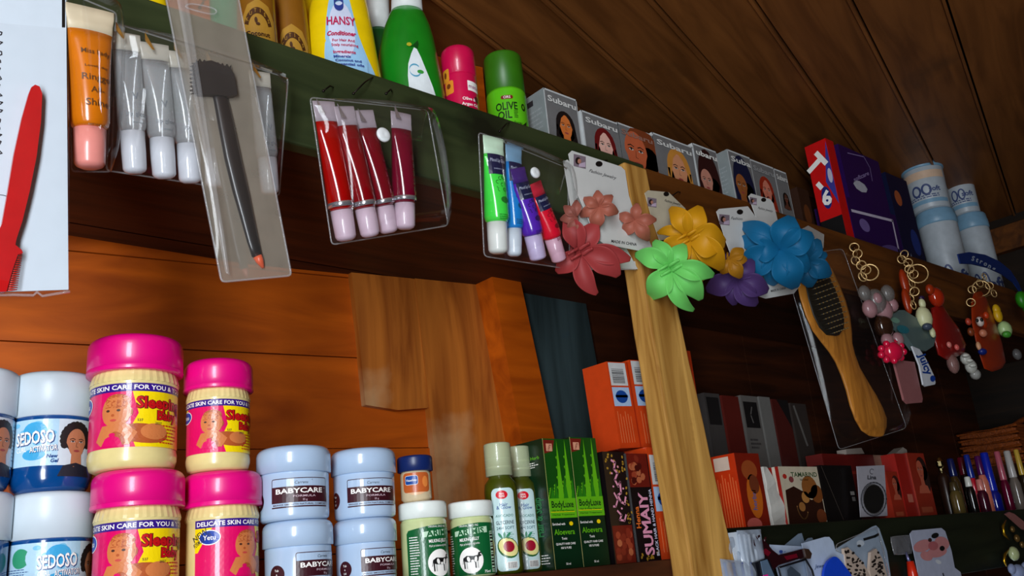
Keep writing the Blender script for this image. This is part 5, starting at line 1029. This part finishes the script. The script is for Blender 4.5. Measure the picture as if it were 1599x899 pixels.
# ------------------------------------------------------------------ the side shelf right of the post
ZB = ZR-.0114
sh = bpy.data.objects['side_shelf']
zi = P(1180, 738, .95).z
q = MB(); xe = P(1285, 680, .96).x+.02; q.box((1.115, .945, zi-.014), (xe, 1.146, zi), W_DARK); q.box((1.115, .947, ZR-.012), (1.135, 1.146, zi-.014), W_DARK); q.box((xe-.02, .947, ZR-.012), (xe, 1.146, zi-.014), W_DARK); zi += .0006; o = q.build('inner_board', sh, (2, .82, ZR))
def fr_img(cols, seed=1):
    def f(d, w, h):
        R = random.Random(seed)
        for k in range(14): d.ell(w*R.uniform(.2, .8), h*R.uniform(.12, .75), w*.16, h*.09, M(R.choice(cols), .5), 1+k*.05, R.uniform(0, 180), 9)
    return f
def std(name, label, l, r, yt, Y, dep, mat, front=None, left=None, base=None, cat='box', group=None, side=None, rotz=0):
    a0, a1 = xz(l, r, (yt+780)/2, Y); return carton(name, label, cat, group, a0, a1, ZB if base is None else base, P(l, yt, Y).z, Y, dep, mat, front, left, side, None, rotz)
def hl(d, w, h):
    for k in range(9): d.rect((.08+.1*k)*w, .02*h, (.11+.1*k)*w, (.75-.05*(k % 3))*h, M((226, 110, 60), .4), 1)
    d.rect(.15*w, .8*h, .75*w, .97*h, M((214, 190, 170), .4), 1.5)
def hf(d, w, h):
    d.rect(.0, 0, w, h, M((120, 26, 10), .35), 1); d.ell(.55*w, .45*h, .3*w, .28*h, M((190, 96, 24), .4), 2); d.ell(.5*w, .78*h, .32*w, .13*h, M((150, 70, 30), .4), 2); d.ell(.6*w, .6*h, .2*w, .12*h, M((110, 50, 26), .4), 3); d.text('herbal', .5*w, .4*h, .16*w, M((90, 90, 140), .4), 3, .02, rot=84, width=.25*h); d.ell(.35*w, .1*h, .3*w, .08*h, M((190, 90, 80), .4), 3)
std('henna_box', 'orange striped henna box just right of the post on the side shelf', 1152, 1190, 707, .838, .048, M((196, 52, 14), .35, coat=.2), hf, hl)
q = MB(); a0, a1 = xz(1199, 1218, 770, .842); zt = P(1199, 728, .842).z; pw = M((196, 194, 186), .55, bump=.4)
w = a1-a0; n = 8
rs = []
for i in range(n+1):
    f = i/n; z = ZB+(zt-ZB)*f; bw = w*(1.15-.75*max(0, f-.45)/.55); j = .0012*math.sin(i*2.3)
    rs.append([V((a0+j, .842, z)), V((a0+bw+j, .842+.002*math.sin(i*1.7), z)), V((a0+bw, .868, z)), V((a0, .868, z))])
q.loft(rs, pw, smooth=False); c = V((a0, .842, ZB)); tag(q.build('paper_packet', None, c, .001), 'crumpled white paper packet between the orange henna box and the tamarind box', 'packet')
def tam(d, w, h):
    d.rect(.0, .0, w, h, M((196, 184, 160), .4), 1); d.poly([(.02*w, 0), (.08*w, .62*h), (.3*w, .68*h), (.5*w, .6*h), (.75*w, .72*h), (.98*w, .55*h), (.98*w, 0)], M((44, 18, 8), .4), 2)
    for x, y, s, c in ((.7, .66, .2, (140, 84, 36)), (.86, .55, .16, (120, 66, 26)), (.55, .5, .1, (176, 120, 60)), (.42, .35, .08, (150, 100, 50)), (.88, .18, .13, (110, 54, 26)), (.7, .52, .07, (210, 190, 160))): d.ell(x*w, y*h, s*w, s*.8*w, M(c, .4), 3)
    d.ring(.42*w, .36*h, .13*w, .2*h, .02*w, M((170, 120, 70), .4), 4, 180, 330); d.text('TAMARIND', .62*w, .87*h, .075*h, M((60, 84, 50), .4), 3, .02, width=.68*w); d.text('hair colour', .6*w, .79*h, .04*h, INK, 3); d.ell(.12*w, .84*h, .05*w, .04*h, M((176, 40, 30), .4), 3); d.ell(.27*w, .79*h, .06*w, .05*h, M((130, 60, 60), .4), 3)
std('tamarind_box', 'cream and brown tamarind box on the side shelf', 1219, 1280, 728, .84, .04, M((150, 26, 18), .4), tam, lambda d, w, h: (d.rect(.1*w, 0, .45*w, h, M((206, 196, 180), .4), 1), d.rect(.7*w, 0, .85*w, h, M((206, 196, 180), .4), 1)))
std('black_box', 'black box with a small white mark between tamarind box and ring card', 1284, 1334, 726, .846, .045, M((14, 10, 9), .35), lambda d, w, h: (d.rect(.80*w, .50*h, .93*w, .56*h, M((120, 116, 112), .4), 1), d.rect(.82*w, .40*h, .92*w, .47*h, M((90, 86, 84), .4), 1), d.stroke([(.06*w, .98*h), (.42*w, .1*h)], .015*w, M((70, 60, 54), .4), 1)))
DR = M((104, 18, 12), .4)
o = std('long_box', 'long dark red box lying behind the black box and the ring card', 1290, 1440, 708, .905, .035, DR, lambda d, w, h: (d.rect(.5*w, .8*h, .66*w, h, M((150, 120, 100), .4), 1), d.rect(0, .72*h, w, .76*h, M((150, 40, 26), .4), 1)))
rc_c = P(1362, 766, .832); q = MB(); slab(q, [(1338, 728), (1381, 726), (1386, 805), (1344, 807)], .832, .0012, M((166, 164, 172), .45)); d = DecPx(q, .832); d.ell(1364, -779, 17, 24, M((20, 18, 16), .5), 1, 4, 28); d.ring(1364, -779, 19.5, 26, 2.2, M((90, 90, 96), .4), 2); d.ring(1364, -779, 16.5, 23, 1.0, M((120, 118, 120), .4), 2); d.text('Lina', 1361, -745, 6, INK, 2, .03); d.ring(1361, -736, 3, 4, .8, INK, 2, 30, 300)
tag(q.build('ring_card', None, rc_c), 'pale card with a dark oval ring on the side shelf', 'card')
def facebox(sk, hr):
    def f(d, w, h): portrait(d, .55*w, .74*h, .6*w, sk, hr, 'side', 2); d.rect(.15*w, .12*h, .8*w, .2*h, M((176, 80, 50), .4), 1)
    return f
OB = M((150, 40, 20), .4)
std('hair_dye_box', 'small orange red box with a portrait right beside the ring card', 1387, 1405, 736, .842, .03, OB, facebox((176, 84, 60), (60, 20, 14)))
std('hair_dye_box', 'plain red box between two orange portrait boxes on the side shelf', 1404, 1424, 708, .875, .04, M((160, 26, 16), .4), lambda d, w, h: d.rect(.3*w, .28*h, .7*w, .4*h, M((196, 110, 90), .4), 1))
std('hair_dye_box', 'tall orange red box with a dark haired portrait, last of the red boxes', 1424, 1450, 707, .872, .045, OB, facebox((186, 90, 64), (40, 16, 12)))
# dim upper row on the inner board
G1, G2 = M((92, 88, 84), .5), M((60, 56, 54), .5)
def inner(label, l, r, yt, mat, fr=None, lf=None, Y=.96, rot=0): return std('carton', label, l, r, yt, Y, .05, mat, fr, lf, zi, 'box', 'dim cartons on the inner board', None, rot)
inner('dim grey carton with a dark picture on the inner board, next to the post', 1112, 1136, 614, G2, lambda d, w, h: d.rect(.1*w, .6*h, .9*w, .95*h, M((20, 18, 18), .5), 1))
inner('dark red carton on the inner board between two grey ones', 1140, 1166, 618, M((84, 20, 12), .5))
inner('grey carton with a black square picture on the inner board', 1170, 1196, 618, G1, lambda d, w, h: (d.rect(.08*w, .58*h, .9*w, .92*h, M((16, 14, 14), .5), 1), d.stroke([(.5*w, .65*h), (.42*w, .75*h), (.55*w, .85*h)], .06*w, G1, 2), d.lines(.15*w, .3*h, .8*w, .45*h, 3, M((54, 50, 50), .5), 1, 2)))
inner('pale grey carton spine on the inner board right of the black square picture', 1199, 1216, 620, M((104, 102, 98), .5))
inner('dark maroon carton with a black corner on the inner board', 1219, 1244, 624, M((70, 18, 12), .5), lambda d, w, h: d.poly([(.3*w, h), (w, h), (w, .6*h)], M((18, 14, 14), .5), 1))
inner('last dusky carton of the row on the inner board, with a pale streak', 1248, 1272, 630, M((48, 40, 36), .5), lambda d, w, h: d.stroke([(.2*w, .95*h), (.6*w, .4*h)], .12*w, M((96, 92, 88), .5), 1))
# orange edge of a carton just right of the post
a0, a1 = xz(1066, 1092, 640, .865)
carton('henna_packet_box', 'orange carton whose edge shows just right of the pale post', 'box', 'orange barcode cartons', a0, a1, ZB, P(1078, 548, .865).z, .865, .05, M((176, 52, 16), .4), lambda d, w, h: (d.rect(.3*w, .35*h, .9*w, .55*h, M((150, 84, 40), .4), 1), d.rect(.35*w, .6*h, .7*w, .66*h, M((70, 30, 14), .4), 1)))
# perfume bottle and nail polishes
def polish(label, l, r, yt, yc, Y, body, capc, cat='nail polish', group='nail polish bottles', name='nail_polish'):
    x, R = cylpx(l, r, yc, Y); z1 = P((l+r)/2, yt, Y).z; zc = P((l+r)/2, yc, Y).z; t = thing(name, label, cat, (x, Y, ZB), group); b = zc-ZB
    q = MB(); q.lathe([(R*.9, 0), (R, .003), (R, b*.8), (R*.7, b*.95), (R*.5, b)], M(body, .15, coat=.6), 24, Matrix()); jb = q.build('bottle_body', t)
    q = MB(); q.lathe([(R*.72, b-.002), (R*.74, b), (R*.62, z1-ZB-.002), (R*.5, z1-ZB), (R*.01, z1-ZB)], M(capc, .25, coat=.4), 20); q.build('cap', t)
for lab, l, r, yt, yc, Y, b, cp in (('dark blue capped polish, first of the polish row', 1481, 1497, 716, 742, .87, (60, 44, 20), (16, 26, 76)), ('maroon capped polish in the row', 1497, 1514, 714, 740, .90, (30, 16, 14), (96, 12, 30)), ('bright blue capped polish with a red bottle', 1510, 1524, 710, 745, .855, (176, 20, 40), (18, 40, 130)), ('purple capped polish with a salmon bottle', 1525, 1540, 712, 740, .86, (196, 110, 90), (76, 16, 76)), ('tall royal blue polish in the middle of the row', 1541, 1560, 707, 765, .85, (12, 24, 120), (16, 36, 160)), ('rose pink capped polish with a wine bottle', 1560, 1574, 705, 748, .86, (90, 10, 40), (176, 84, 100)), ('pale grey capped polish with a grey bottle', 1574, 1590, 704, 744, .855, (110, 100, 92), (176, 172, 168)), ('polish with a thin yellow stem at the right edge', 1590, 1602, 702, 740, .86, (40, 30, 20), (196, 160, 60)), ('olive brown squat bottle below the maroon capped polish', 1481, 1500, 752, 765, .836, (84, 70, 34), (60, 50, 26)), ('black bottle with a sparkling cap in the front of the polish row', 1506, 1520, 744, 758, .836, (14, 12, 12), (206, 206, 196)), ('dark plum bottle in front of the salmon polish', 1524, 1540, 748, 764, .838, (60, 12, 30), (200, 120, 110))): polish(lab, l, r, yt, yc, Y, b, cp)
x, R = cylpx(1462, 1478, 735, .87); t = thing('perfume_bottle', 'small dark perfume bottle with a sparkling crystal cap left of the polish row', 'bottle', (x, .87, ZB)); zc = P(1470, 735, .87).z-ZB
q = MB(); q.lathe([(R*1.2, 0), (R*1.25, .004), (R*1.2, zc*.85), (R*.5, zc)], M((36, 18, 10), .3), 20); jb = q.build('bottle_body', t); q = MB(); q.lathe([(R*.4, zc-.001), (R*.4, zc+.005), (R*.75, zc+.010), (R*.7, zc+.02), (R*.3, zc+.028), (R*.01, zc+.03)], M((216, 200, 140), .1, 1), 8, smooth=False); q.build('cap', t)  # gold highlights of the crystal cap are put into its metal colour
for lab, px in (('small white box end on top of the long dark red box', ((1321, 701), (1345, 699), (1350, 708), (1322, 709))), ('small white cone tip on top of the red boxes', ((1398, 708), (1410, 698), (1416, 702), (1417, 709)))):
    slabthing('paper_scrap', lab, 'paper', px, .90 if 'box end' in lab else .885, .02, M((150, 140, 130), .5))
# woven basket at the back right
q = MB(); c = P(1590, 700, 1.06); BK = wood('basket_cane', (110, 50, 16), (160, 78, 26), 0, .5, 5, .3, None, .8); w = .20; z0 = zi
rows_ = 8; bx = P(1548, 690, 1.05).x; zt = P(1575, 668, 1.05).z; zbk = P(1560, 706, 1.0).z-.03
q.box((bx+.01, .98, zbk), (bx+.34, 1.14, zt-.012), BK)
for k in range(6): z = zbk+.01+(zt-.02-zbk)*k/5; q.tube([V((bx+.008, .978, z)), V((bx+.342, .978, z)), V((bx+.342, 1.142, z)), V((bx+.008, 1.142, z))], .0065, BK, 6, True)
q.tube(smooth_ if False else [V((bx+.01+.33*k/12, .985, zt-.012+.03*math.sin(math.pi*k/12))) for k in range(13)], .008, BK, 8)
tag(q.build('woven_basket', None, (bx+.17, 1.06, zbk), .004), 'rust brown woven basket at the right edge behind the nail polishes', 'basket')
q = MB(); q.box((bx-.05, .99, ZB), (bx+.36, 1.142, zbk-.0005), W_DARK); tag(q.build('wooden_block', None, (bx, 1.05, ZB)), 'dark wooden block carrying the woven basket', 'block')
# ------------------------------------------------------------------ things hanging on the front of the side shelf
Yd = .785
PKC = gel((190, 204, 222), .45, .10)
for i, px in enumerate((((1117, 838), (1146, 832), (1165, 910), (1128, 930)), ((1136, 832), (1152, 830), (1162, 876), (1160, 900), (1150, 880)), ((1150, 828), (1188, 826), (1204, 880), (1196, 930), (1166, 925)), ((1124, 872), (1192, 880), (1200, 940), (1136, 945)))):
    lab = ('clear packet of white strips hanging nearest the post', 'narrow white strip between the clear packets by the post', 'clear crinkled packet behind the dark red claw', 'lower clear packet with a bluish bottom by the post')[i]
    c = P(*px[0], Yd); t = thing('clear_packet', lab, 'packet', c, 'clear packets by the post'); yy = Yd-.004*i-.012
    if i == 1:
        q = MB(); slab(q, px, yy, .002, M((206, 216, 226), .4)); q.build('strip', t, c)
        continue
    TL, TR, BR, BL = px[0], px[1], px[-2] if len(px) > 4 else px[2], px[-1]
    q = MB(); film(q, TL, TR, BR, BL, yy, .006, PKC, 12, i+2, .002); q.build('front_film', t, c); q = MB(); film(q, TL, TR, BR, BL, yy+.003, -.003, PKC, 8, i+7, .0012); q.build('back_film', t, c)
    q = MB(); R = random.Random(i)
    for k in range(5):
        x = TL[0]+(TR[0]-TL[0])*(k+.5)/5; x2 = BL[0]+(BR[0]-BL[0])*(k+.5)/5; q.tube([P(x, TL[1]+6, yy), P(x2, BL[1]-8, yy)], .0022, M((196, 206, 216), .3) if i != 3 else M((60, 84, 150), .3), 6)
    q.build('strips', t, c)
CB = M((186, 202, 226), .45)
FJ2 = 'blue white cards under the side shelf'
card('pale grey blue card tip behind the front cards, left one', [(1224, 852), (1247, 833), (1252, 832), (1256, 845), (1270, 900), (1224, 905)], .792, group=FJ2, mat=M((112, 128, 146), .5))
card('pale grey blue card tip behind the front cards, right one', [(1254, 848), (1262, 840), (1268, 839), (1272, 846), (1284, 900), (1256, 905)], .7885, group=FJ2, mat=M((112, 128, 146), .5))
card('white card with a blue mark behind the dark red claw', [(1202, 850), (1258, 853), (1275, 940), (1228, 940)], .784, group=FJ2, mat=CB, extra=lambda d: (d.ell(1219, -861, 3, 2.5, M((60, 90, 170), .4), 2), d.ell(1225, -862, 2, 2, M((130, 150, 200), .4), 2)))
card('rounded white card with blue handwriting in front of its neighbours', [(1252, 848), (1288, 838), (1295, 838), (1301, 845), (1305, 860), (1318, 866), (1330, 940), (1270, 945)], .778, group=FJ2, mat=CB, extra=lambda d: d.text('Jewelry', 1283, -883, 6, M((40, 70, 120), .4), 2, .01, .3, 6, width=24))
slabthing('blue_packet', 'bright blue rounded packet under the side shelf', 'packet', smooth([(1287, 905), (1289, 885), (1296, 873), (1306, 869), (1320, 884), (1333, 906), (1335, 940), (1295, 945)], 3), .766, .004, M((20, 70, 206), .4))
DRC = M((40, 8, 14), .25, coat=.5)
cc = P(1220, 870, .76); t = thing('hair_claw', 'large dark red and black hair claw in front of the white cards', 'hair clip', cc)
q = MB(); slab(q, [(1176, 838), (1184, 846), (1190, 842), (1198, 848), (1206, 858), (1216, 866), (1256, 856), (1262, 868), (1216, 882), (1208, 890), (1214, 910), (1200, 906), (1192, 880), (1178, 850)], .762, .010, DRC); q.build('jaw', t, cc, .002)
q = MB(); slab(q, [(1256, 856), (1263, 857), (1268, 864), (1266, 872), (1260, 872)], .760, .012, M((60, 40, 30), .3)); q.build('hinge', t, cc, .001)
q = MB()
for px in (((1178, 842), (1186, 836)), ((1184, 848), (1180, 838)), ((1192, 848), (1196, 838))): q.tube([P(*px[0], .766), P(*px[1], .762)], [.003, .0015], DRC, 8)
q.build('teeth', t, cc)
q = MB(); slab(q, [(1196, 856), (1204, 862), (1200, 868), (1188, 860)], .7605, .002, M((110, 10, 30), .3)); q.build('red_inlay', t, cc); q = MB(); slab(q, [(1226, 868), (1244, 864), (1246, 870), (1230, 874)], .7605, .002, M((110, 10, 30), .3)); q.build('red_inlay', t, cc)
cc = P(1200, 890, .752); t = thing('pocket_mirror', 'dark framed slanted mirror below the dark red claw', 'mirror', cc)
q = MB(); slab(q, [(1179, 878), (1197, 871), (1202, 876), (1218, 915), (1225, 960), (1196, 960)], .752, .006, M((16, 18, 26), .35)); q.build('frame', t, cc, .001); q = MB(); slab(q, [(1188, 876), (1198, 873), (1212, 905), (1220, 958), (1204, 958)], .7505, .001, M((90, 112, 136), .2)); q.build('glass', t, cc); q = MB(); slab(q, [(1193, 898), (1199, 896), (1201, 906), (1194, 908)], .749, .002, M((226, 40, 150), .4)); q.build('pink_mark', t, cc)
cc = P(1245, 890, .756); t = thing('clear_case', 'dark edged clear case below the jaws of the dark red claw', 'case', cc)
q = MB(); q.tube([P(*k, .757) for k in ((1216, 886), (1258, 873), (1268, 890), (1280, 935), (1230, 945))], .0016, M((18, 20, 26), .3), 8, True); q.build('frame', t, cc); q = MB(); film(q, (1216, 886), (1258, 873), (1280, 935), (1230, 945), .758, .003, gel((100, 120, 140), .35, .1), 8, 3); q.build('clear_cover', t, cc); q = MB(); slab(q, [(1231, 890), (1236, 884), (1250, 896), (1254, 925), (1236, 930)], .762, .002, M((26, 24, 34), .4)); q.build('insert', t, cc)
# leopard clips in a bag
c = P(1350, 860, .782); q = MB(); slab(q, [(1303, 858), (1362, 822), (1368, 820), (1373, 825), (1385, 860), (1398, 945), (1330, 950)], .783, .0012, M((150, 166, 184), .45)); d = DecPx(q, .783); d.stroke([(1349, -842), (1366, -837), (1371, -834)], 4, BLACK, 2); d.ell(1343, -848, 6, 5, M((196, 206, 216), .4), 2); d.ell(1341, -852, 3, 2, INK, 3); tag(q.build('clip_card', None, c), 'large grey white card carrying the leopard print clips', 'card', FJ2)
def leo(label, px, Y, seed, ang):
    c = P(*px[0], Y); q = MB(); slab(q, px, Y, .005, M((196, 176, 160), .4)); d = DecPx(q, Y); R = random.Random(seed); xs = [p[0] for p in px]; ys = [p[1] for p in px]
    def inside(x, y):
        r = False
        for (x0, y0), (x1, y1) in zip(px, px[1:]+px[:1]):
            if (y0 > y) != (y1 > y) and x < (x1-x0)*(y-y0)/(y1-y0)+x0: r = not r
        return r
    n_ = 0
    while n_ < 60:
        x, y = R.uniform(min(xs), max(xs)), R.uniform(min(ys), max(ys))
        if inside(x-2, y-2) and inside(x+2, y+2): d.ell(x, -y, R.uniform(2, 3.4), R.uniform(1.2, 2.2), M((24, 14, 10), .4), 1+n_*.02, R.uniform(0, 180), 7); n_ += 1
    tag(q.build('snap_clip', None, c, .001), label, 'hair clip', 'leopard snap clips')
leo('leopard print clip at the left of the grey white card', [(1318, 856), (1324, 854), (1348, 878), (1362, 905), (1360, 945), (1336, 945), (1322, 890)], .776, 2, 0)
leo('leopard print clip at the right of the grey white card', [(1360, 862), (1368, 856), (1378, 872), (1388, 905), (1392, 945), (1370, 945), (1358, 890)], .775, 5, 0)
c = P(1350, 885, .77); pouch('clear_bag', 'clear bag over the leopard print clips', (1304, 850), (1370, 822), (1398, 940), (1332, 945), .7815, .010, None, 0, seed=81, cat='bag', seam=.0007)
pouch('clear_tag', 'small empty clear hang tag left of the pink bow card', (1390, 838), (1424, 835), (1424, 864), (1396, 866), .79, .003, None, 0, m=gel((130, 130, 134), .4, .12), seed=82, cat='tag', seam=.0008)
c = P(1420, 890, .786); t = thing('lip_balm', 'red orange stick with a silver ring hanging below the clear tag', 'stick', c); q = MB(); q.tube([P(1421, 876, .786), P(1425, 895, .786), P(1434, 940, .786)], [.006, .0085, .0085], M((206, 40, 16), .3, coat=.4), 14); q.build('stick_body', t, c); q = MB(); q.tube([P(1415, 862, .788), P(1418, 872, .786), P(1421, 879, .786)], [.002, .0028, .0032], M((120, 120, 160), .3, .6), 10); q.build('loop', t, c)
def bow(d):
    pk = M((196, 130, 130), .4); p2 = M((176, 96, 100), .4)
    for cx, cy, rx, ry, a in ((1440, -852, 15, 9, 20), (1470, -848, 12, 10, -30), (1462, -862, 16, 8, 10), (1446, -868, 10, 7, -20)): d.ell(cx, cy, rx, ry, pk, 2+cx*.001, a)
    d.ell(1456, -852, 8, 7, p2, 5); d.ell(1459, -836, 6, 4, BLACK, 5, 20); d.ell(1470, -856, 4, 4, BLACK, 5); d.ell(1451, -843, 3, 3, M((60, 30, 26), .4), 5); d.ell(1464, -877, 5, 3, M((206, 210, 216), .3), 5, -30); d.stroke([(1472, -895), (1475, -905)], 2, INK, 2)
card('white hang card with a pink flower bow picture, right of the clear tag', [(1421, 833), (1425, 828), (1470, 824), (1476, 829), (1486, 860), (1491, 886), (1500, 893), (1512, 950), (1440, 950), (1433, 890)], .783, group=FJ2, mat=M((170, 176, 196), .5), extra=bow)
# trinkets at the lower right corner
GO = M((206, 160, 40), .25, .9)
c = P(1572, 830, .78); q = MB(); q.tube([P(*k, .78) for k in ((1571, 812), (1566, 822), (1568, 834), (1576, 843))], [.0012, .003, .003, .001], GO, 10); tag(q.build('gold_earring', None, c), 'curved gold earring hook, upper one in the lower right corner', 'earring', 'gold earrings')
c = P(1570, 870, .78); q = MB(); q.tube([P(*k, .78) for k in ((1576, 856), (1569, 866), (1568, 876), (1572, 884))], [.0012, .003, .003, .001], GO, 10); tag(q.build('gold_earring', None, c), 'curved gold earring hook, lower one beside the pearl bead', 'earring', 'gold earrings')
jelly('pearl_bead', 'pale green pearl bead in the lower right corner', [(1583, 864, 11, M((170, 180, 130), .25, coat=.6))], .776, 'bead', None)
for lab, b in (('dull gold bead just above the pearl bead', (1588, 840, 6)), ('dull gold bead at the right edge above the pearl', (1596, 850, 5)), ('brown gold bead under the pink hair slide', (1581, 826, 5))): jelly('bead', lab, [(*b, M((112, 84, 42), .3, .5))], .782, 'bead', 'dull gold beads')
slabthing('hair_slide', 'dull pink hair slide slanting in at the lower right edge', 'hair clip', [(1571, 802), (1576, 799), (1584, 802), (1604, 818), (1604, 828), (1598, 826)], .778, .004, M((150, 96, 90), .45))
jelly('scrunchie', 'pale blue white scrunchie cut by the lower right corner', [(1590, 893, 15, M((130, 142, 176), .6), .8), (1580, 888, 8, M((130, 142, 176), .6)), (1602, 886, 9, M((130, 142, 176), .6))], .775, 'scrunchie', None)
